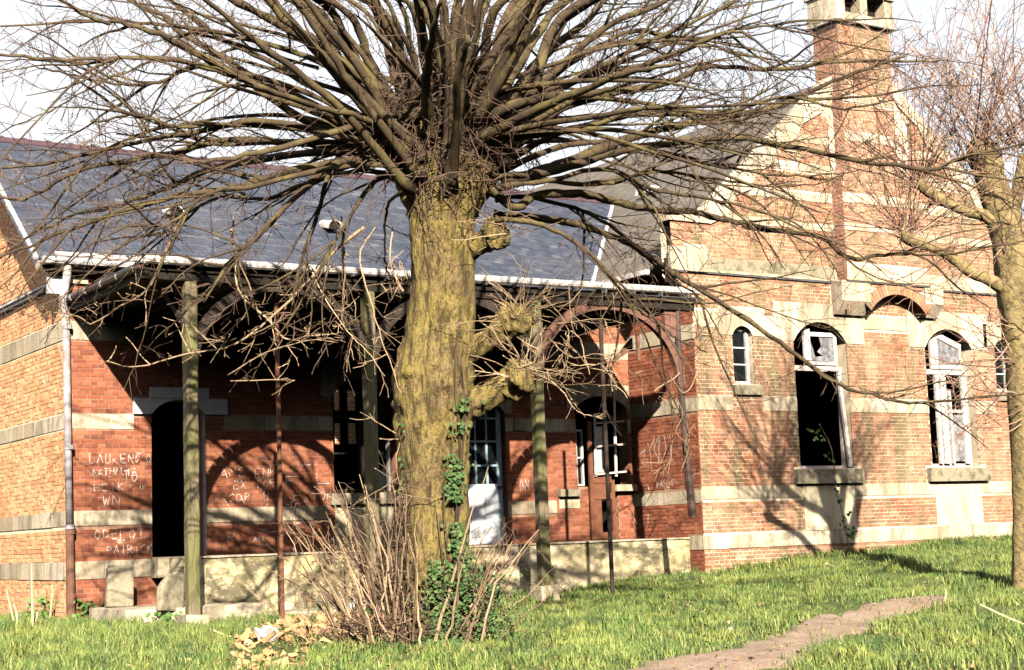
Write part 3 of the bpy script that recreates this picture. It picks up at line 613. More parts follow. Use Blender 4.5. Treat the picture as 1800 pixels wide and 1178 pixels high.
# ---- roofs of slates
def slate_field(name, mat, org, ex, up, wid, hgt, keep, parent, sw=.20, ex_h=.115, miss=.004):
    """courses of overlapping slates; org lower left corner, ex along the eave, up up the slope"""
    org, ex, up = np.array(org, float), np.array(ex, float), np.array(up, float); up /= np.linalg.norm(up); ex /= np.linalg.norm(ex); nn = np.cross(ex, up)
    V, Fc = [], []; rows = int(hgt/ex_h)
    for r in range(rows):
        o = (r % 2)*sw/2; n = int(wid/sw)+1
        for c in range(n):
            u0 = c*sw-o+.003; u1 = u0+sw-.006; v0 = r*ex_h; v1 = v0+ex_h*2.1
            m_ = org+ex*(u0+u1)/2+up*(v0+.05)
            if not keep(m_) or random.random() < miss: continue
            t = .012+random.uniform(0, .006); j = random.uniform(-.004, .004); tilt = .018+random.uniform(0, .004)
            i = len(V)
            for (u, v, h) in ((u0, v0+j, tilt), (u1, v0+j, tilt+random.uniform(-.003, .003)), (u1, v1, .004), (u0, v1, .004), (u0, v0+j, tilt-t), (u1, v0+j, tilt-t)):
                V.append(org+ex*u+up*v+nn*h)
            Fc += [(i, i+1, i+2, i+3), (i+4, i+5, i+1, i)]
    o = np_mesh(name, V, Fc, mat, parent, 4); tag(o, kind='stuff'); return o
XV = -.5
WS = .80; ZRW = 9.3; EVX = 10.3; EVZ = ZRW-WS*(XC-EVX)
def zw(x): return ZRW-WS*(XC-x)
def zm(y): return Z0M+PITCHM*(y-Y0M)
mr = MB(); mr.poly([(XV, Y0M, Z0M-.03), (11.2, Y0M, Z0M-.03), (13.6, YR, ZR-.03), (XV, YR, ZR-.03)]); mr.poly([(XV, YR, ZR-.03), (13.6, YR, ZR-.03), (13.6, 2*YR-Y0M, Z0M-.03), (XV, 2*YR-Y0M, Z0M-.03)])
MR = mr.build('main_roof', 'slate', HOUSE)
slate_field('slates', 'slate', (XV, Y0M, Z0M), (1, 0, 0), (0, 1, PITCHM), 14.2, math.hypot(YR-Y0M, ZR-Z0M), lambda p: zm(p[1]) > zw(p[0])-.02, MR)
for i in range(33):
    x = XV+i*.42
    if x > 13.2: break
    mb = MB(); mb.tube([(x, YR, ZR-.035), (x+.41, YR, ZR-.035)], .115, 8); mb.tube([(x-.01, YR, ZR-.035), (x+.06, YR, ZR-.035)], .135, 8); mb.build('ridge_tile', 'ridge_tile', MR)
# white verge board with grey soffit at the left end
for yA, yB in ((Y0M, YR), (2*YR-Y0M, YR)):
    s_ = 1 if yB > yA else -1
    MB().bar((XV-.03, yA, Z0M+.01), (XV-.03, yB, ZR+.01), .07, .05).build('verge_board', 'zinc_white', MR)
    MB().bar((XV+.02, yA+.03*s_, Z0M-.10), (XV+.02, yB, ZR-.10), .04, .14).build('verge_board', 'paint_worn', MR)
    MB().bar((-.26, yA+.1*s_, Z0M-.13), (-.26, yB, ZR-.10), .38, .02).build('verge_soffit', 'zinc', MR)
wr = MB(); wr.poly([(EVX, YG+.35, EVZ-.03), (EVX, 12, EVZ-.03), (XC, 12, ZRW-.03), (XC, YG+.35, ZRW-.03)][::-1]); wr.poly([(XC, YG+.35, ZRW-.03), (XC, 12, ZRW-.03), (2*XC-EVX, 12, EVZ-.03), (2*XC-EVX, YG+.35, EVZ-.03)][::-1])
WR = wr.build('wing_roof', 'slate_lichen', HOUSE)
slate_field('slates', 'slate_lichen', (EVX, 11.9, EVZ), (0, -1, 0), (1, 0, WS), 11.9-YG-.40, math.hypot(XC-EVX, ZRW-EVZ), lambda p: p[1] > 2*YR-Y0M or (zw(p[0]) > zm(p[1])-.02 if p[1] < YR else zw(p[0]) > zm(2*YR-p[1])-.02), WR, miss=.012)
MB().tube([(XC, YG+.4, ZRW), (XC, 12, ZRW)], .075, 8).build('ridge_roll', 'zinc', WR)
MB().bar((EVX-.04, YG+.33, EVZ-.03), (EVX-.04, .2, EVZ-.03), .09, .09).build('eave_board', 'zinc_white', WR)
# valley flashing
vb = (EVX+.02, Y0M+(EVZ-Z0M)/PITCHM, EVZ+.035); vt = (XC-(ZRW-ZR)/WS, YR, ZR+.03)
for i in range(6):
    a, b = Vector(vb).lerp(Vector(vt), i/6), Vector(vb).lerp(Vector(vt), (i+.985)/6); MB().bar(a, b, .15, .02, (-.5, -.5, 1)).build('valley_flashing', 'zinc', MR)
# roof vents
def vent(px, py, plane):
    d_ = ray(px, py)
    if plane == 'm': t = (Z0M-PITCHM*Y0M-CAM[2]+PITCHM*CAM[1])/(d_[2]-PITCHM*d_[1])
    else: t = (ZRW-WS*XC-CAM[2]+WS*CAM[0])/(d_[2]-WS*d_[0])
    p = CAM+d_*t; e = empty('roof_vent'); e.location = tuple(p); adopt(e, HOUSE)
    ax = (0, -1, 0) if plane == 'm' else (-1, 0, 0); A = Vector(ax)
    mb = MB(); P0 = Vector(p)+Vector((0, 0, .02)); side = A.cross(Vector((0, 0, 1)))
    for k in range(8):
        a0, a1 = math.pi*k/8, math.pi*(k+1)/8
        f = lambda a, sc: P0+side*(.13*math.cos(a)*sc)+Vector((0, 0, .15*math.sin(a)*sc))
        mb.quad(f(a0, 1)+A*.22, f(a1, 1)+A*.22, f(a1, .9)-A*.25+Vector((0, 0, .12)), f(a0, .9)-A*.25+Vector((0, 0, .12)))
        mb.quad(f(a0, 1.15)+A*.24, f(a1, 1.15)+A*.24, f(a1, 1)+A*.22, f(a0, 1)+A*.22)
    mb.build('hood', 'zinc_white', e)
    mb = MB(); mb.poly([P0+side*(.115*math.cos(math.pi*k/8))+Vector((0, 0, .13*math.sin(math.pi*k/8)))+A*.19 for k in range(9)]); mb.build('opening', 'soot_shade', e)
vent(303, 384, 'm'); vent(580, 408, 'm'); vent(1140, 345, 'w')
# main eave: gutter, soffit
MB().tube([(XV+.05, Y0M-.05, Z0M-.02), (11, Y0M-.05, Z0M-.01)], .065, 8).build('gutter', 'zinc', MR)
MB().box(XV+.2, 10.3, Y0M+.02, .0, Z0M-.16, Z0M-.10).build('soffit', 'timber_dark', MR)
# lower eave tie: pale slabs along the foot of the slates
for i in range(9):
    if random.random() < .75: MB().bar((XV+.3+i*.6, Y0M+.10, Z0M+.115), (XV+.85+i*.6, Y0M+.10, Z0M+.115), .12, .03, (0, -PITCHM, 1)).build('eave_slab', 'paint_worn', MR)

# ---- veranda: flat canopy on posts with curved braces
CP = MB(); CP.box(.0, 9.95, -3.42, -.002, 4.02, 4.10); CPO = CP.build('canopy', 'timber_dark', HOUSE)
MB().box(-.03, 9.97, -3.44, -.004, 4.102, 4.125).build('canopy_roofing', 'lead_dark', CPO)
yP = -3.3; PX = [.75, 3.60, 6.64, 9.62]
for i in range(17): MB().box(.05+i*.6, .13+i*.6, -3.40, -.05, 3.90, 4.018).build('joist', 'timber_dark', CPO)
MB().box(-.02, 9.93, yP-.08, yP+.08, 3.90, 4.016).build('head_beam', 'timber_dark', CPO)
mb = MB()
for i in range(17): mb.tube([(.02+i*.585, -3.49, 4.15+.004*i), (.02+(i+1)*.585-.006, -3.49, 4.15+.004*(i+1))], .062, 10)
mb.build('gutter', 'zinc_white', CPO)
for i in range(0, 17): MB().box(.30+i*.585, .33+i*.585, -3.56, -3.42, 4.085, 4.10+.004*i).build('gutter_bracket', 'lead_dark', CPO)
mb = MB(); mb.tube(catmull([(.0, -3.40, 4.06), (0, -2, 4.06), (0, -.15, 4.07), (-.02, .0, 4.06)], 20), .05, 8); mb.build('drain_pipe', 'iron_dark', CPO)
for i in range(5): MB().tube([(0, -3.2+i*.7, 4.06), (0, -3.13+i*.7, 4.06)], .058, 8).build('pipe_joint', 'iron_grey', CPO)
for k, x in enumerate(PX[:3]):
    zt = float(zg(x, yP)); w2 = .088
    mb = MB()
    n = 14; zz = np.linspace(zt+.22, 3.9, n)
    for sx, sy in ((-1, -1), (1, -1), (1, 1), (-1, 1)):
        for z in zz: pass
    ring = []
    for z in zz:
        a = w2*(1+.03*math.sin(z*5+k))
        for sx, sy in ((-1, -.75), (-.75, -1), (.75, -1), (1, -.75), (1, .75), (.75, 1), (-.75, 1), (-1, .75)): mb.v.append((x+sx*a+random.uniform(-.003, .003), yP+sy*a+random.uniform(-.003, .003), z))
    for i in range(n-1):
        for j in range(8): mb.f.append((i*8+j, i*8+(j+1) % 8, i*8+8+(j+1) % 8, i*8+8+j))
    mb.f.append(tuple(range(7, -1, -1)))
    mb.build('post', 'timber_post', CPO)
    MB().box(x-.17, x+.17, yP-.17, yP+.17, zt-.2, zt+.218, .015).build('post_base', 'stone', CPO)
def brace(x0, dirn, mat):
    """quarter of the arch springing from the post at x0"""
    mb = MB(); n = 12; R_ = 1.36
    pts = []
    for i in range(n+1):
        a = math.pi/2*i/n; pts.append((x0+dirn*(.09+R_*(1-math.cos(a))), 2.62+1.22*math.sin(a)))
    for (xa, za), (xb, zb) in zip(pts[:-1], pts[1:]):
        t = Vector((xb-xa, 0, zb-za)).normalized(); nrm = Vector((-t.z, 0, t.x))*(.15 if dirn > 0 else -.15)
        A, B = Vector((xa, yP-.05, za)), Vector((xb, yP-.05, zb))
        q = [A, B, B+nrm, A+nrm]
        mb.prism(q if dirn < 0 else q[::-1], (0, .1, 0))
    return mb.build('brace', mat, CPO)
for i, x in enumerate(PX):
    if i < 3: brace(x, 1, 'timber_pink' if i == 2 else 'timber_shade')
    if i > 0: brace(x, -1, 'timber_pink' if i == 3 else 'timber_shade')
for x in PX[:3]: MB().bar((x+.05, yP+.1, 3.2), (x+.05, yP+1.0, 3.88), .10, .10).build('knee_brace', 'timber_shade', CPO)
MB().box(9.30, 9.62, yP-.04, yP+.04, 3.45, 3.86).build('spandrel_panel', 'timber_pink', CPO)
for x in (2.1, 7.97): MB().tube([(x, yP, float(zg(x, yP))+.0), (x-.01, yP, 3.66)], .036, 8).build('prop', 'timber_shade' if x > 5 else 'timber_brown', CPO)
MB().tube(catmull([(9.60, yP, 4.05), (9.58, yP-.02, 3.4), (9.61, yP-.02, 2.0), (9.70, yP-.03, .35)], 14), [.055]*10+[.06, .06, .065, .07], 8).build('hanging_pipe', 'iron_dark', CPO)
MB().box(8.95, 9.0, yP+.3, yP+.36, 3.05, 3.5).build('strut', 'timber_pink', CPO)
MB().prism([(8.55, -2.6, 2.95), (9.15, -2.6, 3.5), (9.15, -2.6, 3.3)], (0, .05, 0)).build('splintered_board', 'timber_pink', CPO)
# veranda plinth
PL = MB(); PL.box(1.55, 10.998, -1.62, -.004, -1.3, -.015); PLO = PL.build('plinth', 'render_plinth', HOUSE)
x = 1.55
while x < 10.9:
    e = min(10.995, x+random.uniform(.9, 1.5)); MB().box(x+.004, e-.004, -1.65, -.006, -.013, .012, .002).build('kerb_stone', 'stone', PLO); x = e
MB().box(1.56, 6.2, -2.3, -1.625, -1.3, -.86, .01).build('foot_slab', 'render_pale', PLO)
MB().box(1.36, 2.34, -.32, .02, -.30, .015).build('door_step', 'stone', PLO)
MB().box(1.45, 2.2, -.75, -.33, -1.0, -.35, .01).build('door_step', 'stone', PLO)
# rainwater pipes at the left corner
mb = MB(); mb.tube([(-.02, -.10, 3.66), (.03, -.11, .47)], .058, 12); DP = mb.build('downpipe', 'iron_grey', HOUSE, True)
MB().tube([(.03, -.11, .45), (.05, -.12, -.95)], .066, 12).build('downpipe_foot', 'iron_rust', DP)
for z in (3.6, 1.72, .42, .50, -.55): MB().tube([(.0+(3.6-z)*.013, -.11, z), (.0+(3.6-z)*.013, -.11, z+.07)], .078, 12).build('pipe_collar', 'iron_grey' if z > .45 else 'iron_rust', DP)
mb = MB(); mb.tube(catmull([(-.04, -.26, 4.60), (-.05, -.24, 4.4), (-.07, -.16, 4.14), (-.08, -.12, 4.0), (-.04, -.11, 3.85), (-.02, -.10, 3.66)], 16), .062, 10); mb.build('downpipe_neck', 'zinc_white', DP)
MB().box(-.3, .02, -.05, .0, 4.16, 4.62).build('corner_board', 'zinc', HOUSE); MB().box(.02, .35, -.06, .0, 4.34, 4.44).build('corner_block', 'stone', HOUSE)

# ---- chalk scrawl on the brick, drawn as strokes
GL = {'A': [[(0, 0), (.5, 1), (1, 0)], [(.2, .4), (.8, .4)]], 'B': [[(0, 0), (0, 1), (.7, .9), (.7, .6), (0, .5), (.8, .4), (.8, .1), (0, 0)]], 'C': [[(.9, .85), (.5, 1), (.05, .6), (.1, .2), (.5, 0), (.9, .15)]],
      'D': [[(0, 0), (0, 1), (.7, .8), (.8, .3), (0, 0)]], 'E': [[(.9, 1), (0, 1), (0, 0), (.9, 0)], [(0, .5), (.7, .5)]], 'H': [[(0, 0), (0, 1)], [(1, 0), (1, 1)], [(0, .5), (1, .5)]],
      'I': [[(.5, 0), (.5, 1)]], 'K': [[(0, 0), (0, 1)], [(.8, 1), (0, .5), (.9, 0)]], 'L': [[(0, 1), (0, 0), (.8, 0)]], 'M': [[(0, 0), (.1, 1), (.5, .4), (.9, 1), (1, 0)]], 'N': [[(0, 0), (0, 1), (.9, 0), (.9, 1)]],
      'O': [[(.5, 1), (.05, .6), (.2, .1), (.6, 0), (.95, .5), (.5, 1)]], 'P': [[(0, 0), (0, 1), (.8, .9), (.8, .55), (0, .45)]], 'Q': [[(.5, 1), (.05, .6), (.2, .1), (.6, 0), (.95, .5), (.5, 1)], [(.6, .3), (1, -.1)]], 'R': [[(0, 0), (0, 1), (.8, .9), (.7, .55), (0, .5), (.9, 0)]],
      'S': [[(.9, .9), (.3, 1), (.1, .7), (.8, .4), (.7, .05), (0, .1)]], 'T': [[(0, 1), (1, 1)], [(.5, 1), (.5, 0)]], 'U': [[(0, 1), (.1, .1), (.6, 0), (.9, .2), (.9, 1)]], 'V': [[(0, 1), (.5, 0), (1, 1)]], 'W': [[(0, 1), (.25, 0), (.5, .7), (.75, 0), (1, 1)]],
      'X': [[(0, 0), (1, 1)], [(0, 1), (1, 0)]], 'Y': [[(0, 1), (.5, .5), (1, 1)], [(.5, .5), (.5, 0)]], '&': [[(.9, 0), (.2, .8), (.5, 1), (.7, .8), (.1, .3), (.4, 0), (.9, .4)]], 'F': [[(.9, 1), (0, 1), (0, 0)], [(0, .5), (.7, .5)]], '1': [[(.3, .8), (.5, 1), (.5, 0)]], '8': [[(.5, .5), (.1, .8), (.5, 1), (.9, .8), (.1, .2), (.5, 0), (.9, .2), (.5, .5)]], '-': [[(.1, .5), (.9, .5)]]}
def scrawl(wall, items, lines=(), th=.011):
    def stroke(mb, a, b, t):
        (u0, z0), (u1, z1) = a, b; L = math.hypot(u1-u0, z1-z0)
        if L < 1e-4: return
        nx_, nz_ = -(z1-z0)/L*t/2, (u1-u0)/L*t/2; k = max(1, int(L/.06))
        for i in range(k):
            if random.random() < .13: continue
            p, q = i/k, (i+1)/k; t0, t1 = random.uniform(.6, 1.2), random.uniform(.6, 1.2)
            A = (u0+(u1-u0)*p, z0+(z1-z0)*p); B = (u0+(u1-u0)*q, z0+(z1-z0)*q)
            dd = .0125+random.uniform(0, .001)
            mb.quad(wall.P(A[0]-nx_*t0, A[1]-nz_*t0, dd), wall.P(B[0]-nx_*t1, B[1]-nz_*t1, dd), wall.P(B[0]+nx_*t1, B[1]+nz_*t1, dd), wall.P(A[0]+nx_*t0, A[1]+nz_*t0, dd))
    for txt, u, z, h, w_ in items:
        mb = MB()
        for ch in txt:
            if ch == ' ': u += w_; continue
            jz = random.uniform(-.12, .12)*h
            for st in GL[ch]:
                pts = [(u+(p+random.uniform(-.07, .07))*w_*.72, z+jz+(q+random.uniform(-.06, .06))*h) for p, q in st]
                for a, b in zip(pts[:-1], pts[1:]): stroke(mb, a, b, th*random.uniform(.7, 1.25))
            u += w_
        tag(mb.build('chalk_word', 'chalk', wall.obj), kind='stuff')
    for pl in lines:
        mb = MB()
        for a, b in zip(pl[:-1], pl[1:]): stroke(mb, a, b, th)
        tag(mb.build('chalk_stroke', 'chalk', wall.obj), kind='stuff')
def fz(px, py): p = onY(px, py, 0); return (p[0], p[2])
def rz(px, py): p = onX(px, py, 11); return (-p[1], p[2])
scrawl(FW, [('LAURENT', *fz(157, 814), .15, .125), ('& O', *fz(236, 812), .15, .10), ('NATHALIE', *fz(163, 836), .11, .09), ('-', *fz(188, 842), .05, .08), ('TO', *fz(217, 845), .16, .13), ('HEIKV', *fz(165, 863), .11, .13), ('U', *fz(246, 861), .07, .07), ('WN', *fz(180, 891), .15, .16),
            ('ODELOT', *fz(165, 948), .15, .14), ('&', *fz(206, 955), .10, .1), ('PATRICK', *fz(188, 975), .13, .11),
            ('ANCIEN', *fz(388, 840), .16, .15), ('EX TOP', *fz(410, 859), .13, .13), ('CDP', *fz(402, 882), .13, .14), ('LEA', *fz(500, 887), .13, .17), ('FOR', *fz(552, 878), .16, .12), ('F', *fz(502, 851), .13, .25), ('Q', *fz(463, 882), .24, .14), ('R', *fz(400, 952), .15, .2), ('AN', *fz(445, 952), .08, .1), ('Y', *fz(545, 945), .10, .12), ('OM', *fz(913, 862), .20, .12)],
      [[fz(392, 876), fz(425, 925)], [fz(424, 875), fz(450, 924), fz(470, 885)], [fz(455, 930), fz(475, 936), fz(490, 933)], [fz(475, 832), fz(475, 811), fz(490, 811), fz(476, 832)], [fz(553, 812), fz(557, 846)], [fz(530, 818), fz(545, 817)], [fz(500, 838), fz(524, 838)], [fz(498, 920), fz(528, 920)], [fz(512, 926), fz(532, 915), fz(552, 923)], [fz(557, 850), fz(580, 850)], [fz(562, 895), fz(568, 900), fz(561, 930)]], .0115)
scrawl(RT, [('NET', *rz(1114, 923), .17, .2), ('PASCAL', *rz(1156, 857), .11, .09), ('ET', *rz(1170, 863), .06, .08), ('BENOIT', *rz(1160, 882), .13, .085), ('O', *rz(1140, 862), .12, .06)],
      [[rz(1135, 769), rz(1143, 790), rz(1152, 770)], [rz(1143, 790), rz(1147, 830)], [rz(1157, 770), rz(1150, 790), rz(1163, 815), rz(1172, 790), rz(1168, 765)], [rz(1160, 765), rz(1158, 815)], [rz(1178, 765), rz(1180, 790)], [rz(1176, 830), rz(1183, 765), rz(1180, 820)], [rz(1125, 800), rz(1135, 790), rz(1130, 815)]], .014)

# ------------------------------------------------------------------ brick outbuilding far behind, seen through the window
OB = empty('brick_outbuilding', (12, 15, -.9)); tag(OB, 'sunlit brick outbuilding behind the house, glimpsed through the veranda window', 'building')
HOUSE_SAVE = HOUSE; HOUSE = OB
OW = Wall('front_wall', (7.4, 14.0, 0), (1, 0, 0), (0, -1, 0), 'mortar_side', 'brick_gable')
OW.build_face(lambda z: (0, 8), [-1.2, 5.2]); OW.lay(lambda z: (0, 8), 1.5, 5.1)
HOUSE = HOUSE_SAVE
for a, b, c, d_ in ((7.4, 7.4, 14, 18), (15.4, 15.4, 14, 18), (7.4, 15.4, 18, 18)): MB().quad((a, c, -1.2), (b, d_, -1.2), (b, d_, 5.2), (a, c, 5.2)).build('wall', 'mortar_side', OB)
MB().box(7.2, 15.6, 13.8, 18.2, 5.2, 5.3).build('roof', 'slate', OB)
#@@PART2
# ------------------------------------------------------------------ trees
from mathutils import noise as mnoise
def fbm(p, s): return mnoise.noise(Vector(p)*s)
def fat_tube(pts, rad, sides, amp, scale, burr=None, seed=0):
    """tube with a lumpy skin"""
    mb = MB(); P = np.array(pts, float); n = len(P); T = np.gradient(P, axis=0); T /= np.linalg.norm(T, axis=1)[:, None]
    u = np.array([1., 0, 0]); u = u-T[0]*(u@T[0]); u /= np.linalg.norm(u)
    for k in range(n):
        u = u-T[k]*(u@T[k]); u /= np.linalg.norm(u); w = np.cross(T[k], u)
        for j in range(sides):
            a = 2*math.pi*j/sides; d = math.cos(a)*u+math.sin(a)*w; q = P[k]+d*rad[k]
            e = amp*(fbm(q+seed, scale)+.5*fbm(q+seed, scale*2.7)+.25*fbm(q+seed, scale*6))+.35*amp*math.sin(a*5+P[k][2]*1.3)
            if sides > 30: e += .10*abs(fbm((q[0]*9, q[1]*9, q[2]*1.6), 1))+.04*fbm((q[0]*24, q[1]*24, q[2]*7), 1)
            if burr: e += burr(k/(n-1), q)
            mb.v.append(tuple(q+d*e*rad[k]))
    for k in range(n-1):
        for j in range(sides):
            a = k*sides+j; b = k*sides+(j+1) % sides; mb.f.append((a, b, b+sides, a+sides))
    mb.f.append(tuple(range((n-1)*sides, n*sides)))
    return mb
class TwigBag:
    def __init__(s): s.mb = MB(); s.bud = MB()
    def twig(s, p, d, L, r, lvl, grav=.0, bud=True):
        d = np.array(d, float); d /= np.linalg.norm(d)+1e-9; n = 5 if L > .35 else 4
        pts = [np.array(p, float)]; dd = d.copy(); kink = RNG.normal(0, .16, 3)
        for i in range(n-1):
            dd = dd+RNG.normal(0, .13, 3)+kink*(1 if i % 2 else -1)*.6+np.array([0, 0, grav]); dd /= np.linalg.norm(dd); pts.append(pts[-1]+dd*L/(n-1))
        s.mb.tube(pts, np.linspace(r, r*.55, n), 3, False)
        if bud and random.random() < .5: s.mb.tube([pts[-1]-dd*.005, pts[-1]+dd*.018], [r*1.5, r*.4], 3, False)
        if lvl > 0:
            for _ in range(random.randint(1, 3)):
                k = random.uniform(.25, .95)*(n-1); i = min(n-2, int(k)); q = pts[i]+(pts[i+1]-pts[i])*(k-i)
                s.twig(q, dd*.8+RNG.normal(0, .6, 3), L*random.uniform(.3, .6), r*.72, lvl-1, grav)
    def along(s, P, per_m, Lr, r, lvl, t0=.25, grav=.0, spread=.75):
        P = np.array(P); seg = np.linalg.norm(np.diff(P, axis=0), axis=1); tot = seg.sum(); cnt = int(tot*per_m*(1-t0)+.5); cum = np.concatenate([[0], np.cumsum(seg)])
        for _ in range(cnt):
            d = tot*(t0+(1-t0)*random.random()**.8); i = min(len(seg)-1, int(np.searchsorted(cum, d)-1)); i = max(i, 0)
            f = (d-cum[i])/(seg[i]+1e-9); q = P[i]+(P[i+1]-P[i])*f; t = (P[i+1]-P[i])/(seg[i]+1e-9)
            s.twig(q, t*random.uniform(.4, 1)+RNG.normal(0, spread, 3), random.uniform(*Lr), r*random.uniform(.7, 1.2), lvl, grav)

BASE = gpix(772, 1132); D0 = float((M3 @ (BASE-CAM))[2]); KPX = D0/F_PX
TREE = empty('lime_tree', tuple(BASE)); tag(TREE, 'big pollarded tree with mossy trunk and a fan of bare branches before the veranda', 'tree')
trunk_px = [(774, 1160, 84), (773, 1130, 78), (770, 1090, 68), (767, 1000, 62), (765, 900, 61), (764, 800, 64), (762, 720, 70), (762, 660, 71), (768, 600, 64), (777, 520, 59), (777, 440, 58), (775, 390, 60), (776, 350, 63), (776, 315, 62), (776, 285, 58), (776, 255, 48), (776, 232, 30), (776, 222, 8)]
tp = catmull([np.append(onD(x, y, D0), r*KPX) for x, y, r in trunk_px], 190)
def burr(t, q):
    z = q[2]; c = onD(740, 690, D0)[2]; k = math.exp(-((z-c)/.55)**2)
    b = max(0, fbm(q, 7))*.22*k+max(0, fbm(q, 3))*.10*k
    if t > .66: b += .28*max(0, fbm(q, 4))
    if t < .12: b += (1-t/.12)*.16*max(0, math.sin(math.atan2(q[1]-BASE[1], q[0]-BASE[0])*5))
    return b
fat_tube(tp[:, :3], tp[:, 3]*.94, 72, .07, 2.2, burr).build('trunk', 'bark', TREE, True)
for pts, rr, nm in (([(815, 620), (845, 605), (875, 585), (905, 560), (915, 548)], (24, 19, 19, 29, 17), -.35), ([(815, 715), (850, 700), (885, 680), (915, 662), (935, 650)], (28, 23, 21, 31, 17), -.25), ([(820, 440), (850, 425), (872, 412), (885, 405)], (24, 20, 28, 16), -.3)):
    P = catmull([np.append(onD(x, y, D0+nm*(i/4)), r*KPX) for i, ((x, y), r) in enumerate(zip(pts, rr))], 16)
    P = catmull(P, 40); fat_tube(P[:, :3], P[:, 3], 30, .16, 6, lambda t, q: (.5*max(0, fbm(q, 8))+.3*max(0, fbm(q, 17)) if t > .5 else .25*max(0, fbm(q, 11)))).build('limb_stub', 'bark', TREE, True)
for pts, rr, dz in (([(768, 385), (738, 318), (698, 268), (655, 240)], (44, 42, 33, 15), -.1), ([(772, 370), (752, 285), (728, 215), (712, 160)], (44, 38, 30, 14), .15), ([(782, 370), (802, 290), (822, 215), (836, 160)], (44, 38, 30, 14), .2), ([(786, 385), (826, 322), (862, 282), (900, 258)], (42, 40, 32, 15), -.1), ([(776, 350), (770, 270), (764, 220), (766, 195)], (36, 40, 38, 18), -.28)):
    P = catmull([np.append(onD(x, y, D0+dz*(i/3)), r*KPX) for i, ((x, y), r) in enumerate(zip(pts, rr))], 26)
    fat_tube(P[:, :3], P[:, 3], 26, .14, 4, lambda t, q: .45*max(0, fbm(q, 6)) if t > .4 else .1*max(0, fbm(q, 6))).build('bole', 'bark', TREE, True)
TW = TwigBag(); TWP = TwigBag()
def limb(px, de, r0, r1, twigs=2.6, ds=None, bag=None, Lr=(.2, .85), wob=.011, mat='bark_branch', lvl=1, t0=.3, sides=7, sub=0):
    ds = random.uniform(-.35, .35) if ds is None else ds; n0 = len(px)
    cum = np.concatenate([[0], np.cumsum([math.hypot(px[i+1][0]-px[i][0], px[i+1][1]-px[i][1]) for i in range(n0-1)])]); cum /= cum[-1]
    A = [onD(x, y, D0+ds+(de-ds)*c) for (x, y), c in zip(px, cum)]
    A = [A[0]]+[a_+RNG.normal(0, .035, 3) for a_ in A[1:]]; n = max(18, int(5*n0)); P = catmull(A, n); P[1:] += RNG.normal(0, wob, (n-1, 3))*np.linspace(.3, 1, n-1)[:, None]
    R = np.linspace(1, 0, n)**.9*(r0-r1)*KPX+r1*KPX; R *= 1+RNG.normal(0, .09, n); R[:2] *= (1.5, 1.25) if r0 > 5 else (1, 1)
    MB().tube(P, R, sides).build('branch', mat, TREE, True)
    (bag or TW).along(P, twigs, Lr, .0066, lvl, t0)
    if r0 > 5:
        for _ in range(sub):
            i = int(n*random.uniform(.28, .85)); t = P[i]-P[i-1]; t /= np.linalg.norm(t); d = t*.9+RNG.normal(0, .42, 3); Ls = random.uniform(.7, 2.1); pts = [P[i]]; dr = random.uniform(-.07, .07)
            for _k in range(8): d = d/np.linalg.norm(d)+RNG.normal(0, .10, 3)+np.array([0, 0, dr]); pts.append(pts[-1]+d/np.linalg.norm(d)*Ls/8)
            Q = catmull(pts, 13); MB().tube(Q, np.linspace(random.uniform(.012, .022), .005, 13), 5).build('side_branch', mat, TREE, True); TW.along(Q, 4.5, (.12, .6), .0055, 1, .15)
    return P
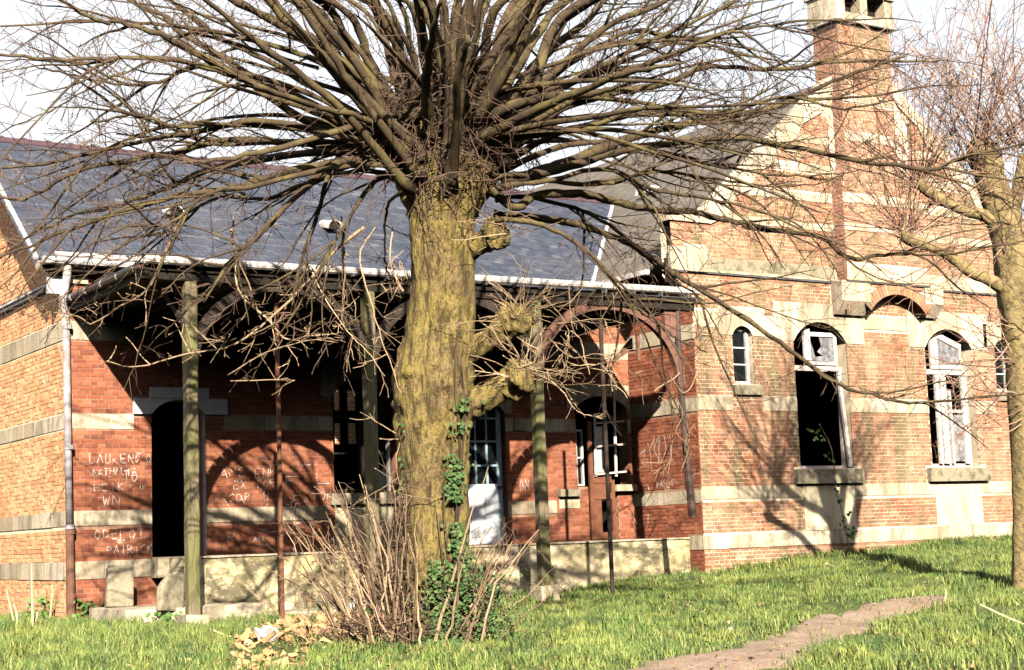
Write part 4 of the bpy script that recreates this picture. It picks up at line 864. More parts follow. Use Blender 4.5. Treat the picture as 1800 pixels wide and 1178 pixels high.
HERO = [
 ([(690, 262), (600, 215), (510, 172), (448, 142), (408, 133), (326, 110), (228, 101), (110, 99), (-30, 96)], 14, 6), ([(680, 240), (600, 150), (520, 92), (400, 60), (285, 39), (159, 42), (-30, 52)], 12, 4),
 ([(690, 250), (560, 170), (400, 126), (326, 118), (265, 139), (196, 143), (120, 135), (53, 122)], 9, 4), ([(640, 235), (560, 218), (448, 151), (359, 98), (285, 65), (220, 46), (163, 37), (80, -20)], 15, 6),
 ([(700, 245), (620, 225), (510, 171), (448, 138), (387, 98), (326, 57), (285, 24), (200, -20)], 18, 8), ([(560, 120), (420, 70), (326, 66), (277, 102), (188, 147), (102, 192), (-20, 242)], 6, 3),
 ([(690, 262), (600, 240), (470, 225), (346, 228), (245, 245), (143, 270), (60, 288), (5, 285)], 12, 4), ([(690, 255), (620, 238), (490, 221), (387, 224), (310, 204), (245, 204), (163, 212)], 12, 5),
 ([(690, 268), (600, 252), (469, 254), (367, 257), (285, 252), (204, 232)], 9, 4), ([(690, 262), (520, 252), (408, 244), (285, 272), (143, 305), (53, 342), (-20, 352)], 14, 5),
 ([(700, 275), (620, 264), (489, 279), (367, 300), (306, 327), (216, 360), (102, 392), (-20, 470)], 15, 5), ([(700, 282), (650, 272), (520, 302), (428, 324), (326, 339), (204, 368), (73, 421), (-20, 455)], 14, 5),
 ([(700, 290), (600, 290), (448, 324), (367, 348), (293, 388), (216, 405), (90, 490)], 10, 3), ([(705, 285), (600, 282), (518, 340), (448, 414), (408, 467), (360, 530)], 14, 6),
 ([(710, 290), (640, 275), (587, 290), (563, 383), (522, 469), (500, 540)], 12, 4), ([(715, 300), (655, 325), (600, 392), (556, 470)], 10, 4), ([(712, 335), (690, 360), (668, 400), (690, 470), (700, 500)], 6, 3),
 ([(720, 330), (650, 300), (560, 310), (470, 350), (380, 360), (250, 430), (130, 520)], 10, 4), ([(700, 250), (600, 190), (480, 110), (380, 60), (300, 0), (270, -40)], 14, 6), ([(700, 240), (620, 140), (540, 70), (450, 20), (380, -40)], 16, 8),
 ([(860, 330), (910, 362), (951, 345), (1012, 347), (1084, 353), (1145, 366), (1202, 367), (1245, 372), (1296, 388), (1347, 403), (1433, 430), (1488, 446), (1532, 457), (1588, 454), (1643, 448), (1700, 441), (1820, 420)], 15, 5),
 ([(870, 380), (915, 376), (972, 381), (1022, 394), (1084, 423), (1145, 456), (1200, 490), (1310, 560), (1413, 637), (1500, 682), (1600, 706), (1700, 706), (1790, 690)], 14, 4),
 ([(870, 385), (917, 384), (982, 410), (1033, 441), (1090, 500), (1118, 532), (1155, 574), (1197, 601), (1246, 620)], 9, 4),
 ([(880, 320), (950, 300), (1000, 281), (1102, 245), (1204, 228), (1285, 204), (1367, 175), (1472, 142), (1590, 92)], 19, 6), ([(880, 270), (940, 225), (1000, 191), (1102, 159), (1183, 143), (1245, 127), (1367, 118), (1489, 106), (1640, 100)], 16, 5),
 ([(880, 270), (940, 240), (1000, 224), (1102, 205), (1204, 208), (1265, 212), (1370, 196)], 14, 6), ([(885, 320), (1000, 286), (1081, 265), (1175, 246), (1285, 245), (1367, 257), (1513, 277), (1635, 293), (1696, 285), (1830, 240)], 15, 5),
 ([(880, 250), (1000, 183), (1081, 134), (1183, 94), (1265, 67), (1318, 74), (1383, 116)], 11, 4), ([(880, 215), (1000, 114), (1081, 74), (1171, 76), (1285, 94), (1407, 144)], 11, 3), ([(880, 190), (1041, 92), (1122, 58), (1204, 57), (1346, 49), (1432, 58)], 10, 3),
 ([(880, 290), (960, 240), (1040, 215), (1150, 195), (1260, 185), (1380, 172), (1470, 190), (1560, 185)], 10, 4), ([(880, 300), (1000, 262), (1110, 255), (1200, 280), (1300, 300), (1400, 312), (1500, 300)], 10, 3),
 ([(875, 330), (960, 312), (1060, 300), (1150, 325), (1240, 350), (1330, 370), (1420, 400), (1480, 480)], 9, 3), ([(870, 350), (930, 340), (1010, 372), (1080, 400), (1150, 470), (1220, 530), (1270, 600)], 9, 3),
 ([(880, 230), (960, 130), (1060, 60), (1150, 15), (1230, -30)], 16, 8), ([(870, 210), (950, 100), (1030, 30), (1090, -40)], 18, 9), ([(890, 240), (1000, 150), (1110, 80), (1220, 30), (1350, -20)], 12, 5),
 ([(870, 310), (930, 300), (1000, 318), (1080, 320), (1160, 300), (1280, 320), (1390, 330), (1480, 310)], 9, 3)]
for px, r0, r1 in HERO: limb(px, random.uniform(-2.2, 1.6), r0*.58, r1*.33, 6.5, sub=6)
for k, xt in enumerate(range(390, 1190, 26)):
    xt += random.uniform(-8, 8); sx = 776+(xt-776)*.27+random.uniform(-18, 18); sy = random.uniform(150, 265); c = random.uniform(.55, .85)
    limb([(sx, sy+30), (sx+(xt-sx)*.28*c, sy*.62+10), (sx+(xt-sx)*.62*c, sy*.2-20), (xt, -70 if xt > 720 else -25)]+([(xt+(xt-776)*.2, -230)] if xt > 720 else []), random.uniform(-2., 2.), random.uniform(6, 12), random.uniform(2.2, 4), 3.6, random.uniform(-.5, .45), lvl=1)
for k in range(38):     # poles that leave towards and away from the camera
    az = random.uniform(0, 2*math.pi); el = math.radians(random.choice((random.uniform(-8, 26), random.uniform(5, 40)))); L = random.uniform(2.6, 4.6)
    h = onD(776, random.uniform(190, 300), D0); d = np.array([math.cos(az)*math.cos(el), math.sin(az)*math.cos(el), math.sin(el)])
    if d@M3[2] < -.55: L *= .62
    pts = [h+d*.2]; dd = d+np.array([0, 0, .12])
    for i in range(9): dd = dd+np.array([0, 0, -.05 if el < .6 else -.01])+RNG.normal(0, .06, 3); dd /= np.linalg.norm(dd); pts.append(pts[-1]+dd*L/9)
    P = catmull(pts, 22); MB().tube(P, np.linspace(random.uniform(.03, .055), .008, 22), 7).build('branch', 'bark_branch', TREE, True)
    TW.along(P, 4.0, (.2, .85), .0065, 1, .25)
for k in range(24):     # poles crowding the front of the head
    xs0 = 776+random.uniform(-88, 88); ys0 = random.uniform(175, 330); a = math.radians(90-(xs0-776)*.75+random.gauss(0, 16)); L = random.uniform(220, 520)
    x1, y1 = xs0+math.cos(a)*L, ys0-math.sin(a)*L; bow = random.uniform(-25, 25)
    limb([(xs0, ys0+8), (xs0+(x1-xs0)*.33+bow, ys0+(y1-ys0)*.36), (xs0+(x1-xs0)*.7+bow, ys0+(y1-ys0)*.72), (x1, y1)], random.uniform(-2.6, -.9), random.uniform(6, 12), random.uniform(2, 4), 3.2, -random.uniform(.38, .5))
# slender pale shoots hanging before the dark veranda
HANG = [([(640, 400), (596, 440), (547, 492), (476, 559), (400, 608), (321, 622), (238, 641), (177, 645)], 6, 2.2), ([(405, 400), (409, 440), (424, 513), (473, 565), (513, 593), (553, 596), (583, 587), (611, 577)], 4, 1.8), ([(330, 370), (310, 400), (275, 470), (254, 501), (211, 541), (171, 562), (131, 562), (70, 547), (30, 522)], 4.5, 2), ([(410, 380), (413, 430), (434, 531), (410, 583), (367, 614)], 3, 1.5),
 ([(600, 380), (606, 470), (600, 540), (598, 575)], 3, 1.6), ([(660, 400), (625, 450), (650, 530), (672, 600), (700, 660)], 3, 1.6), ([(690, 400), (686, 470), (700, 515)], 3, 2.4), ([(545, 470), (560, 520), (600, 580), (650, 630), (672, 660)], 2.6, 1.4), ([(440, 590), (500, 560), (560, 530), (600, 515)], 2.2, 1.2), ([(400, 660), (470, 620), (560, 605), (600, 600)], 2.2, 1.2), ([(405, 670), (500, 668), (505, 675)], 2, 1.2),
 ([(955, 520), (990, 560), (1000, 600), (985, 650)], 2.4, 1.2), ([(965, 595), (1010, 620), (1060, 635), (1120, 660)], 2.6, 1.2), ([(945, 665), (1000, 655), (1060, 640), (1090, 635)], 2.6, 1.2), ([(955, 660), (985, 690), (1020, 720), (1050, 735)], 2.4, 1.2), ([(975, 570), (1040, 565), (1090, 575)], 2.6, 1.2), ([(1000, 500), (1010, 570), (1030, 605)], 2.2, 1.2), ([(760, 620), (716, 470), (704, 500)], 2, 1), ([(712, 700), (708, 760), (702, 820), (715, 900)], 2.4, 1.4)]
for px, r0, r1 in HANG: limb(px, random.uniform(-1.0, .4), r0*.58, r1*.42, 6.0, bag=TWP, Lr=(.1, .55), wob=.006, mat='twig_pale', lvl=1, t0=.15, sides=5)
for (kx, ky, n) in ((912, 552, 34), (928, 652, 40), (884, 408, 12)):
    for _ in range(n):
        a = random.uniform(-.6, 3.5); d = M3[0]*math.cos(a)-M3[1]*math.sin(a)+M3[2]*random.uniform(-.7, .3)
        TWP.twig(onD(kx+random.uniform(-14, 14), ky+random.uniform(-16, 16), D0-.3), d, random.uniform(.18, .85), .006, 1)
for _ in range(260):
    a = random.uniform(0, 2*math.pi); TW.twig(onD(776+random.uniform(-110, 110), random.uniform(130, 330), D0-random.uniform(.2, .6)), M3[0]*math.cos(a)-M3[1]*math.sin(a)-M3[2]*.5, random.uniform(.3, .9), .007, 1)
tag(TW.mb.build('twigs', 'twig', TREE), kind='stuff'); tag(TWP.mb.build('pale_twigs', 'twig_pale', TREE), kind='stuff')
# suckers round the foot
SB = TwigBag()
for k in range(110):
    bx = random.gauss(712, 62); by = 1128-abs(bx-740)*.12+random.uniform(-16, 12); side = (bx-725)/90
    tx = bx+side*random.uniform(10, 120)+random.gauss(0, 40); ty = by-random.uniform(90, 330)*(1-.35*min(1, abs(side)*.6))
    if k < 12: tx = bx-random.uniform(70, 190); ty = by-random.uniform(90, 200)
    elif k < 30: bx = random.uniform(770, 850); tx = bx+random.uniform(40, 130); ty = by-random.uniform(80, 200)
    ty = min(ty, by-.75*abs(tx-bx)); d0 = D0-random.uniform(-.15, .75); d1 = d0-random.uniform(-.6, .7)
    P = catmull([onD(bx, by+14, d0), onD(bx+(tx-bx)*.4+random.uniform(-14, 14), by+(ty-by)*.48, (d0+d1)/2), onD(tx, ty, d1)], 9); P[1:-1] += RNG.normal(0, .012, (7, 3))
    MB().tube(P, np.linspace(random.uniform(.010, .02), .004, 9), 5).build('sucker_stem', 'twig_pale' if random.random() < .6 else 'twig_red', TREE)
    SB.along(P, 3.0, (.1, .45), .0045, 1, .25, 0, .5)
for k in range(420):
    bx = random.gauss(725, 70); p = onD(bx, 1118+random.uniform(-20, 14), D0-random.uniform(-.1, .6)); SB.twig(p, (random.gauss(0, .8), random.gauss(0, .8), random.uniform(.1, 1)), random.uniform(.2, .6), .006, 1)
tag(SB.mb.build('sucker_twigs', 'twig_red', TREE), kind='stuff')

# ivy on the trunk foot
IVY = empty('ivy_plant', tuple(onD(815, 1120, D0-.3))); tag(IVY, 'dark green ivy climbing the right side of the mossy trunk', 'ivy')
V, Fc = [], []
def axis_at(py):
    ys_ = [t[1] for t in trunk_px][::-1]; return np.interp(py, ys_, [t[0] for t in trunk_px][::-1]), np.interp(py, ys_, [t[2] for t in trunk_px][::-1])
def leaf(p, nrm, s):
    nrm = np.array(nrm, float); nrm /= np.linalg.norm(nrm); t = np.cross(nrm, RNG.normal(0, 1, 3)); t /= np.linalg.norm(t); b = np.cross(nrm, t); i = len(V)
    for a, r in ((0, 1), (.9, .75), (1.7, .85), (2.6, .6), (3.68, .6), (4.58, .85), (5.38, .75)): V.append(p+(t*math.cos(a)+b*math.sin(a))*s*r+nrm*random.uniform(-.15, .15)*s)
    Fc.extend([(i, i+1, i+2), (i, i+2, i+3), (i, i+3, i+4), (i, i+4, i+5), (i, i+5, i+6)])
cnt = 0
while cnt < 2100:
    py = 1132-490*random.random()**2.2; ax, r = axis_at(py)
    wdt = max(.02, (py-980)/150) if py > 980 else .0
    if py > 985: px_ = random.uniform(ax-r*(.2+.3*wdt), ax+r*1.05) if random.random() < .6 else random.gauss(ax+r*.85, 14+30*wdt)
    else: px_ = random.gauss(ax+r*.66+7*math.sin(py*.02), 9) if random.random() < .85 else random.gauss(ax-r*.85, 8)
    if py < 700 or py < 980 and (math.sin(py*.11)+math.sin(py*.047) < -.2 or random.random() < (980-py)/420): continue
    if py < 980 and px_ < ax and not 740 < py < 900: continue
    dx = (px_-ax)/r
    if abs(dx) < 1: dep = D0-math.sqrt(1-dx*dx)*r*KPX*1.05-.02
    else: dep = D0-random.uniform(-.05, .25)
    p = onD(px_, py, dep-random.uniform(0, .08)); leaf(p, -M3[2]*.8+M3[0]*dx*.7+RNG.normal(0, .4, 3)+np.array([0, 0, .5]), random.uniform(.018, .036)); cnt += 1
for _ in range(1500):
    px_ = random.gauss(815, 42); p = onD(px_, random.uniform(1010, 1125), D0-random.uniform(.1, .65)); g = float(zg(p[0], p[1])); 
    if p[2] < g+.02: p[2] = g+random.uniform(.02, .1)
    leaf(p, RNG.normal(0, .5, 3)-M3[2]*.5+np.array([0, 0, .6]), random.uniform(.016, .034))
tag(np_mesh('leaves', V, Fc, 'ivy', IVY), kind='stuff')
for f0, ph, top in ((.62, 0, 560), (.70, 1.5, 640), (.35, 2.2, 800), (-.72, .7, 690), (.1, 3, 900)):
    pts = []
    for py in np.linspace(1120, top, 16):
        ax, r = axis_at(py); dx = f0+.10*math.sin(py*.017+ph); pts.append(onD(ax+r*dx, py, D0-math.sqrt(max(.02, 1-dx*dx))*r*KPX*1.04-.012))
    MB().tube(catmull(pts, 34), np.linspace(.022, .008, 34), 6).build('stem', 'bark_branch', IVY, True)

# right-hand pollard
b2 = gpix(1797, 1040); D2 = float((M3 @ (b2-CAM))[2]); K2 = D2/F_PX
TREE2 = empty('pollard_tree', tuple(b2)); tag(TREE2, 'pale pollard tree with reddish whip shoots at the right edge', 'tree')
P = catmull([np.append(onD(x, y, D2), r*K2) for x, y, r in ((1806, 1062, 34), (1806, 1030, 28), (1804, 900, 25), (1801, 760, 27), (1797, 640, 30), (1791, 540, 34), (1782, 470, 36), (1772, 410, 33), (1752, 350, 30), (1735, 300, 27), (1728, 262, 30), (1728, 240, 12))], 60)
fat_tube(P[:, :3], P[:, 3]*.92, 34, .10, 3, lambda t, q: .45*max(0, fbm(q, 5)) if t > .8 else .1*max(0, fbm(q, 4))).build('trunk', 'bark_pale', TREE2, True)
LB = [([(1778, 430), (1740, 385), (1700, 372), (1660, 355), (1630, 335), (1616, 318)], (24, 20, 17, 16, 18, 9)), ([(1785, 520), (1745, 495), (1705, 478), (1665, 448), (1628, 432), (1598, 420), (1588, 408)], (26, 20, 17, 15, 14, 17, 8)), ([(1790, 470), (1815, 400), (1835, 330), (1850, 280)], (26, 24, 22, 20)), ([(1770, 400), (1790, 330), (1800, 270)], (22, 20, 18))]
for px, rr in LB:
    P = catmull([np.append(onD(x, y, D2-.25*i*.3), r*K2*.56) for i, ((x, y), r) in enumerate(zip(px, rr))], 22)
    fat_tube(P[:, :3], P[:, 3], 14, .13, 5, lambda t, q: .5*max(0, fbm(q, 8)) if t > .7 else 0).build('limb', 'bark_pale', TREE2, True)
WH = TwigBag()
def whips(kx, ky, n, a0, a1, Lr, spread):
    for _ in range(n):
        a = math.radians(random.uniform(a0, a1)); d = M3[0]*math.cos(a)-M3[1]*math.sin(a)+M3[2]*random.uniform(-.7, .6); L = random.uniform(*Lr); p = onD(kx+random.gauss(0, spread), ky+random.gauss(0, spread), D2-.2)
        dd = d/np.linalg.norm(d); pts = [p]
        for i in range(7): dd = dd+RNG.normal(0, .07, 3)+np.array([0, 0, .04]); dd /= np.linalg.norm(dd); pts.append(pts[-1]+dd*L/7)
        WH.mb.tube(pts, np.linspace(random.uniform(.007, .013), .004, 8), 4, False); WH.along(pts, 3.0, (.15, .6), .0055, 1, .2, 0, .55)
whips(1728, 255, 44, 35, 155, (1.4, 3.2), 16); whips(1722, 300, 22, 60, 200, (.8, 2.4), 16); whips(1616, 325, 24, 40, 170, (.9, 2.6), 9); whips(1594, 412, 34, 30, 190, (.9, 2.6), 10); whips(1800, 270, 34, 45, 145, (1.4, 3.0), 22); whips(1848, 280, 30, 60, 150, (1.5, 3), 16); whips(1785, 620, 22, 120, 240, (.5, 1.7), 22); whips(1790, 400, 24, 60, 220, (.5, 1.7), 22); whips(1782, 700, 14, 120, 240, (.5, 1.5), 22); whips(1594, 412, 20, 20, 120, (1.2, 3.0), 10); whips(1616, 325, 18, 60, 170, (1.2, 3.0), 9); whips(1670, 450, 12, 60, 250, (.6, 1.7), 14); whips(1680, 365, 12, 60, 200, (.6, 1.8), 14)
tag(WH.mb.build('whip_shoots', 'twig_whip', TREE2), kind='stuff')

# unseen tree belt added behind the camera to cut sky light in the veranda
V, Fc = [], []
for k in range(95):
    ph = math.radians(185+170*(k+random.random())/95); R_ = random.uniform(52, 64); cx_, cy_ = 5+R_*math.cos(ph), -2+R_*math.sin(ph); H = random.uniform(13, 19); w_ = random.uniform(3.2, 5); i0_ = len(V); n_, m_ = 10, 7
    for i in range(m_+1):
        th = math.pi*i/m_
        for j in range(n_):
            d = Vector((math.sin(th)*math.cos(2*math.pi*j/n_), math.sin(th)*math.sin(2*math.pi*j/n_), math.cos(th))); q = 1+.35*mnoise.noise(d*2.3+Vector((k, 0, 0)))
            V.append((cx_+d.x*w_*q, cy_+d.y*w_*q, -1.6+H*.5+d.z*H*.52*q))
    for i in range(m_):
        for j in range(n_): a = i0_+i*n_+j; b = i0_+i*n_+(j+1) % n_; Fc.append((a, a+n_, b+n_, b))
tag(np_mesh('wood', V, Fc, 'sky_block_wood', nper=4), 'unseen belt of trees added behind the camera to darken the veranda', 'wood', kind='stuff')

# ------------------------------------------------------------------ small plants and litter
# elder shoot by the gable window
ES = empty('elder_shoot', tuple(gpix(1497, 988))); tag(ES, 'thin green leafed shoot growing up under the left gable window', 'plant')
P = catmull([onY(1497, 990, YG-.35), onY(1488, 940, YG-.3), onY(1478, 890, YG-.2), onY(1470, 860, YG-.12), onY(1462, 790, YG-.1), onY(1440, 745, YG-.1)], 16)
MB().tube(P, np.linspace(.013, .005, 16), 5).build('stem', 'twig_pale', ES)
V, Fc = [], []
for (x, y) in ((1489, 932), (1500, 930), (1481, 905), (1490, 902), (1474, 880), (1468, 862), (1470, 850), (1455, 800), (1462, 808), (1446, 770), (1440, 760), (1424, 756), (1432, 770), (1478, 918), (1500, 940), (1492, 945)):
    for _ in range(3): leaf(onY(x+random.uniform(-5, 5), y+random.uniform(-5, 5), YG-.25), RNG.normal(0, .5, 3)-M3[2], random.uniform(.03, .06))
tag(np_mesh('leaves', V, Fc, 'weed', ES), kind='stuff')
# dead creeper by the hanging pipe
CRP = empty('dead_creeper', tuple(onX(1205, 940, 10.9))); tag(CRP, 'pale leafless creeper stems dangling round the hanging dark pipe', 'creeper')
for px in ([(1190, 700), (1200, 730), (1188, 760), (1210, 785), (1200, 820), (1196, 830)], [(1222, 745), (1208, 765), (1204, 790), (1212, 800), (1207, 815)], [(1185, 672), (1200, 690), (1215, 680), (1230, 640), (1238, 622)], [(1150, 688), (1160, 680), (1185, 665), (1195, 655)]):
    MB().tube(catmull([onY(x, y, yP-.12) for x, y in px], 16), .010, 5).build('stem', 'twig_pale', CRP)
cr = TwigBag()
for _ in range(26): cr.twig(onY(random.uniform(1150, 1240), random.uniform(640, 860), yP+.2), (random.gauss(0, 1), 0, random.gauss(0, 1)), random.uniform(.2, .6), .005, 1)
tag(cr.mb.build('twigs', 'twig_pale', CRP), kind='stuff')
# nettles by the corner pipe
for k, (x, y, lab) in enumerate(((92, 1085, 'low green nettle clump left of the rusty downpipe foot'), (148, 1090, 'small round nettle clump right under the rusty downpipe'), (292, 1100, 'dark tuft of weeds before the tilted stone slab'))):
    b = gpix(x, y); W_ = empty('nettle_clump', tuple(b)); tag(W_, lab, 'weeds', 'weeds along the wall foot'); V, Fc = [], []
    for _ in range(150 if k != 2 else 60): leaf(b+np.array([random.gauss(0, .22 if k == 0 else .13), random.gauss(0, .15), random.uniform(.02, .32 if k < 2 else .2)]), RNG.normal(0, .5, 3)-M3[2]*.6+np.array([0, 0, .7]), random.uniform(.025, .05))
    tag(np_mesh('leaves', V, Fc, 'weed', W_), kind='stuff')
# dead stalks
STK = [((58, 1108), (55, 992), 'tall pale dead stalk, upright beside the side wall'), ((26, 1100), (12, 1040), 'pale dead stalk leaning left at the left edge'), ((30, 1104), (24, 1062), 'short pale dead stalk at the left edge'), ((88, 1092), (93, 1026), 'thin brown dead stalk between wall and nettles'), ((62, 1095), (66, 1075), 'short bent dead stalk near the upright one'), ((405, 1120), (375, 1108), 'pale stick lying in grass by the wood heap'), ((1800, 1098), (1722, 1062), 'long pale stick lying in the grass at right'), ((1355, 1000), (1342, 990), 'straw stalk below the left gable window'), ((1470, 998), (1450, 990), 'broken straw stalk left of the elder shoot'), ((1660, 1060), (1662, 1035), 'pale straw stalk beside the bend of the path')]
for (a, b, lab) in STK:
    g = gpix(*a); d = float((M3@(g-CAM))[2]); top = onD(*b, d); st = MB().tube(catmull([g, (g+top)/2+RNG.normal(0, .01, 3), top], 8), np.linspace(.016, .009, 8), 6).build('dead_stalk', 'straw'); tag(st, lab, 'stalk', 'dead stalks in the grass')
# stone slabs at the step
def slab(name, lab, P4, th, mat, grp=None):
    mb = MB(); A = [Vector(p) for p in P4]; n = (A[1]-A[0]).cross(A[3]-A[0]).normalized()
    if n.dot(Vector(M3[2])) > 0: n = -n
    mb.prism(A, tuple(-n*th)); o = mb.build(name, mat); tag(o, lab, 'stone slab', grp); b = o.modifiers.new('bevel', 'BEVEL'); b.width = .03; b.segments = 2; return o
slab('stone_slab', 'upright mossy stone slab leaning on the brick wall beside the door', [onY(188, 1066, -.95), onY(236, 1066, -.95), onY(236, 992, -.62), onY(190, 992, -.62)], .14, 'stone_grey')
slab('stone_slab', 'tilted rough stone slab leaning left of the first post', [onY(283, 1074, -2.5), onY(324, 1076, -2.3), onY(326, 992, -2.2), onY(312, 1000, -2.25), onY(293, 1018, -2.35), onY(285, 1030, -2.4)], .12, 'stone_grey')
a, b = onY(174, 1070, -1.0), onY(300, 1066, -.8); z_ = a[2]
mb = MB(); mb.prism([(a[0], -.55, z_), (a[0]+.05, -2.0, z_-.01), (a[0]+1.0, -2.55, z_), (a[0]+2.0, -2.5, z_), (a[0]+2.0, -.6, z_)][::-1], (0, 0, -.3)); o = mb.build('stone_slab', 'stone'); tag(o, 'broad flat stone slab lying as a step before the doorway', 'stone slab')
for k in range(5):
    g = gpix(210+k*28, 1102+random.uniform(-4, 5)); mb = MB(); n = 7; r = random.uniform(.12, .22)
    mb.prism([(g[0]+r*math.cos(2*math.pi*i/n)*random.uniform(.8, 1.2), g[1]+r*math.sin(2*math.pi*i/n)*1.4, g[2]+.03) for i in range(n)], (0, 0, -.15)); tag(mb.build('flat_stone', 'stone_grey'), 'flat grey paving fragment sunk in the grass before the step', 'stone', 'paving fragments by the step')
# heap of split wood
def chunk(kind):
    mb = MB(); L = random.uniform(.10, .28); r = random.uniform(.03, .07)
    if kind == 0: pts = [(0, 0), (r*1.3, .1*r), (r*.9, r), (.1*r, r*.8)]
    elif kind == 1: pts = [(0, 0), (r*1.4, 0), (r*1.1, r*.9)]
    else: pts = [(r*.8*math.cos(i*math.pi/4), r*.8*math.sin(i*math.pi/4)) for i in range(8)]; L *= .6
    mb.prism([(-L/2, x-r/2, z-r/2) for x, z in pts], (L, 0, 0)); j = random.uniform(.0, .02)
    mb.v = [(x+random.uniform(-j, j), y+random.uniform(-j, j), z+random.uniform(-j, j)) for x, y, z in mb.v]
    me = bpy.data.meshes.new('wood_chunk'); me.from_pydata(mb.v, [], mb.f); me.materials.append(MATS['split_wood']); return me
CH = [chunk(i % 3 if i < 9 else i % 2) for i in range(14)]
hp = [(402, 1150), (430, 1120), (480, 1098), (540, 1085), (600, 1078), (650, 1085), (690, 1105), (660, 1125), (600, 1135), (550, 1148), (520, 1178), (440, 1190), (395, 1180)]
HPW = np.array([gpix(*p)[:2] for p in hp]); lo_, hi_ = HPW.min(0), HPW.max(0); hc = HPW.mean(0); k = 0
while k < 150:
    x, y = random.uniform(lo_[0], hi_[0]), random.uniform(lo_[1], hi_[1])
    if not in_poly(np.array([x]), np.array([y]), HPW)[0]: continue
    o = bpy.data.objects.new('wood_chunk', random.choice(CH)); S.collection.objects.link(o); rr = math.hypot(x-hc[0], y-hc[1])
    o.location = (x, y, float(zg(x, y))+.03+max(0, random.uniform(-.06, .17)*(1-rr/2))); o.rotation_euler = (random.uniform(-.6, .6), random.uniform(-.6, .6), random.uniform(0, 6.3))
    tag(o, 'pale split wood piece in the heap left of the big trunk', 'firewood', 'split wood pieces in the heap'); k += 1
mb = MB()
for _ in range(900):
    x, y = random.uniform(lo_[0]-.3, hi_[0]+.2), random.uniform(lo_[1]-.2, hi_[1]+.2)
    if not in_poly(np.array([x]), np.array([y]), HPW+ (HPW-hc)*.12)[0]: continue
    z = float(zg(x, y))+random.uniform(.0, .06); a = random.uniform(0, 6.3); L = random.uniform(.02, .07); w_ = random.uniform(.008, .02); c, s_ = math.cos(a)*L, math.sin(a)*L
    mb.prism([(x, y, z), (x+c, y+s_, z+random.uniform(-.01, .03)), (x+c-s_*.3, y+s_+c*.3, z+.012)], (0, 0, .006))
tag(mb.build('wood_chips', 'split_wood'), 'scattered pale wood chips and bark around the heap', 'wood chips', kind='stuff')
# square-ended sawn block, plastic sheet, white rubble
def lump(name, lab, cat, px, py, size, mat, sq=(1, 1, 1), lift=0, sub=2, amp=.35, grp=None):
    g = gpix(px, py); mb = MB(); n, m_ = 12, 8
    for i in range(m_+1):
        th = math.pi*i/m_
        for j in range(n):
            ph = 2*math.pi*j/n; d = np.array([math.sin(th)*math.cos(ph)*sq[0], math.sin(th)*math.sin(ph)*sq[1], math.cos(th)*sq[2]]); q = g+np.array([0, 0, lift+size*.4*sq[2]])+d*size*(1+amp*fbm(d*2+g, 1.4)+amp*.5*fbm(d*5+g, 2)); mb.v.append(tuple(q))
    for i in range(m_):
        for j in range(n): a = i*n+j; b = i*n+(j+1) % n; mb.f.append((a, a+n, b+n, b))
    return tag(mb.build(name, mat), lab, cat, grp)
lump('plastic_sheet', 'crumpled translucent plastic sheet at the left end of the wood heap', 'litter', 468, 1128, .13, 'plastic', (1.1, .7, 1.0), 0, amp=.7)
lump('rubble_lump', 'larger white rubble lump among the suckers left of trunk', 'rubble', 628, 1078, .13, 'stone_white', (1, .8, .9), .05, amp=.5)
lump('rubble_lump', 'small rounded white rubble lump beside the larger one', 'rubble', 642, 1066, .08, 'stone_white', (.7, .7, 1.1), .12, amp=.3)
lump('rubble_lump', 'angular white rubble piece deep in the sucker thicket', 'rubble', 688, 1110, .10, 'stone_white', (.8, .7, 1.2), .06, amp=.6)
lump('rubble_lump', 'tiny white pebble lying on the grass below the plinth', 'rubble', 1284, 1110, .035, 'stone_white')
g = gpix(572, 1118); mb = MB(); mb.box(-.09, .09, -.12, .12, -.10, .10, .008); o = mb.build('sawn_block', 'split_wood'); o.location = (g[0], g[1], g[2]+.16); o.rotation_euler = (.25, .1, -.6); tag(o, 'square-ended sawn wood block standing on the heap', 'firewood')

# dead leaves on the turf and pebbles on the path
V, Fc = [], []
for _ in range(2600):
    if random.random() < .45: px_, py_ = random.gauss(600, 130), random.gauss(1120, 28)
    else: px_, py_ = random.uniform(-40, 1840), random.uniform(1000, 1190)
    if py_ < 1010: continue
    g = gpix(px_, py_)
    if g[1] > -2.2: continue
    leaf(g+np.array([0, 0, random.uniform(.02, .08)]), RNG.normal(0, .45, 3)+np.array([0, 0, 1]), random.uniform(.012, .032))
tag(np_mesh('leaf_litter', V, Fc, 'litter'), 'brown dead leaves scattered over the grass and wood heap', 'leaves', kind='stuff')
V, Fc = [], []
for _ in range(420):
    i = random.randint(2, 64); t = random.random(); p = UPP[i]*(1-t)+LOP[i]*t; r = random.uniform(.006, .017)*(1 if random.random() < .94 else 1.6); i0_ = len(V); z = float(zg(p[0], p[1]))+.03
    c_ = np.array([p[0]+random.uniform(-.15, .15), p[1]+random.uniform(-.15, .15), z+r*.4])
    for d in ((1, 0, 0), (0, 1, 0), (-1, 0, 0), (0, -1, 0), (0, 0, .8)): V.append(c_+np.array(d)*r*random.uniform(.7, 1.3))
    Fc += [(i0_, i0_+1, i0_+4), (i0_+1, i0_+2, i0_+4), (i0_+2, i0_+3, i0_+4), (i0_+3, i0_, i0_+4)]
tag(np_mesh('path_pebbles', V, Fc, 'pebble'), 'small pebbles and clods on the trodden path', 'pebbles', kind='stuff')

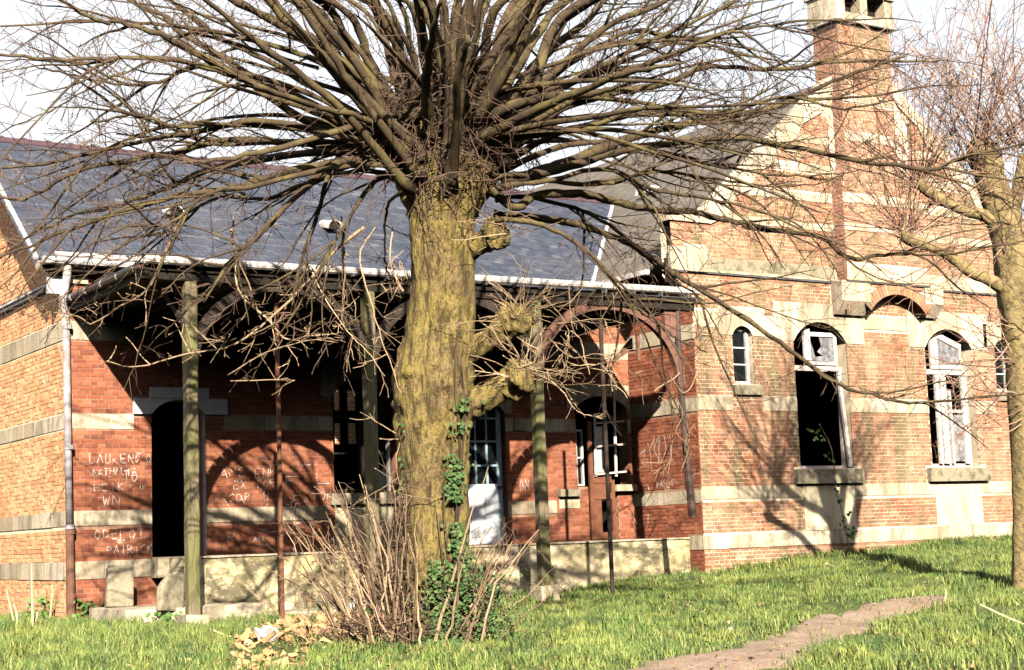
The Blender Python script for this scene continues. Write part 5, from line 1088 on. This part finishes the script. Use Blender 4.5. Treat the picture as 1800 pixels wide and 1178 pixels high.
# ------------------------------------------------------------------ grass
N = 330000
gx_ = RNG.uniform(-6.5, 22.5, N); gy_ = RNG.uniform(-13.5, 2.5, N)
def project(X, Y, Z):
    q = M3 @ np.stack([X-CAM[0], Y-CAM[1], Z-CAM[2]]); return q[0]/q[2]*F_PX+CX, q[1]/q[2]*F_PX+CY, q[2]
gz_ = zg(gx_, gy_); ux, uy, ud = project(gx_, gy_, gz_)
ok = (ux > -160) & (ux < 1960) & (uy < 1260) & (ud > 11)
ok &= ~((gy_ > -1.7) & (gx_ > 1.5) & (gx_ < 11.1)); ok &= ~((gy_ > -2.06) & (gx_ > 10.9)); ok &= ~((gy_ > -.02) & (gx_ > -.02))
ok &= ~((gy_ > -2.5) & (gx_ > .3) & (gx_ < 2.5) & (RNG.random(N) < .85))
wob_ = RNG.normal(0, .17, (2, N)); ok &= ~(in_poly(gx_+wob_[0], gy_+wob_[1], PATHPOLY) & (RNG.random(N) < .98))
b_ = np.sin(gx_*2.7-gy_*1.9+2)+np.sin(gx_*1.1+gy_*3.3)+.7*np.sin(gx_*6.1+gy_*4.7)+.6*np.sin(gx_*9.3-gy_*7.7); ok &= ~((b_ > 1.25) & (RNG.random(N) < .62))
ok &= ~(in_poly(gx_, gy_, HPW) & (RNG.random(N) < .9))
gx_, gy_, gz_ = gx_[ok], gy_[ok], gz_[ok]; n = len(gx_)
patch = np.sin(gx_*1.3+gy_*.7)+np.sin(gx_*.55-gy_*1.6+1.2)+.8*np.sin(gx_*3.1+gy_*2.3)+.6*np.sin(gy_*5.1-gx_*4.2)
h = (.055+.035*np.clip(patch*.5+.6, 0, 2)+RNG.exponential(.018, n)); ux2, uy2, _ = project(gx_, gy_, gz_)
bare = np.sin(gx_*2.7-gy_*1.9+2)+np.sin(gx_*1.1+gy_*3.3)+.7*np.sin(gx_*6.1+gy_*4.7); h *= np.clip(1.2-.5*np.clip(bare, 0, 2), .3, 1.2)*.78
h *= np.where((ux2 < 420) & (uy2 > 1080), 1.35, 1.0)*np.where((ux2 > 1380) & (uy2 > 1090), 1.25, 1.0)
# keep grass low beside the path edge
ang = RNG.uniform(0, 2*math.pi, n); wd = RNG.uniform(.004, .0085, n); ln = RNG.uniform(.15, .75, n)*h
c, s_ = np.cos(ang), np.sin(ang); lx, ly = RNG.normal(0, 1, n), RNG.normal(0, 1, n); ll = np.hypot(lx, ly)+1e-6; lx, ly = lx/ll*ln, ly/ll*ln
base = np.stack([gx_, gy_, gz_-.01], -1)
V = np.zeros((n, 5, 3)); V[:, 0] = base+np.stack([-c*wd, -s_*wd, 0*c], -1); V[:, 1] = base+np.stack([c*wd, s_*wd, 0*c], -1)
mid = base+np.stack([lx*.35, ly*.35, h*.6], -1); V[:, 2] = mid+np.stack([c*wd*.8, s_*wd*.8, 0*c], -1); V[:, 3] = mid+np.stack([-c*wd*.8, -s_*wd*.8, 0*c], -1); V[:, 4] = base+np.stack([lx, ly, h], -1)
i0 = np.arange(n)*5
Fc = np.concatenate([np.stack([i0, i0+1, i0+2], -1), np.stack([i0, i0+2, i0+3], -1), np.stack([i0+3, i0+2, i0+4], -1)])
tag(np_mesh('grass', V.reshape(-1, 3), Fc, 'grass'), 'short spring grass covering the ground in front of the house', 'grass', kind='stuff')
# coarser tussocks
TN = 900; V, Fc = [], []
for _q in range(TN+260):
    if _q < TN: px_, py_ = random.uniform(-60, 1860), random.uniform(985, 1200); g = gpix(px_, py_)
    else: x_, y_ = random.uniform(10.9, 20), random.uniform(-2.75, -2.25); g = np.array([x_, y_, float(zg(x_, y_))])
    if (g[1] > -2.2 and g[0] > 1.4) or in_poly(np.array([g[0]]), np.array([g[1]]), PATHPOLY)[0] or in_poly(np.array([g[0]]), np.array([g[1]]), HPW)[0] or g[1] > -.1: continue
    for _b in range(random.randint(8, 16)):
        L = random.uniform(.10, .24); a = random.uniform(0, 6.3); o_ = np.array([random.gauss(0, .04), random.gauss(0, .04), 0]); w_ = random.uniform(.004, .008); ln_ = random.uniform(.2, .9)*L
        d = np.array([math.cos(a), math.sin(a), 0]); t = np.array([-d[1], d[0], 0]); i = len(V); p0 = g+o_
        V += [p0-t*w_, p0+t*w_, p0+d*ln_*.3+np.array([0, 0, L*.62])+t*w_*.8, p0+d*ln_*.3+np.array([0, 0, L*.62])-t*w_*.8, p0+d*ln_+np.array([0, 0, L*.9])]
        Fc += [(i, i+1, i+2), (i, i+2, i+3), (i+3, i+2, i+4)]
tag(np_mesh('grass_tussocks', V, Fc, 'grass'), 'longer grass tussocks standing out of the short turf', 'grass', kind='stuff')
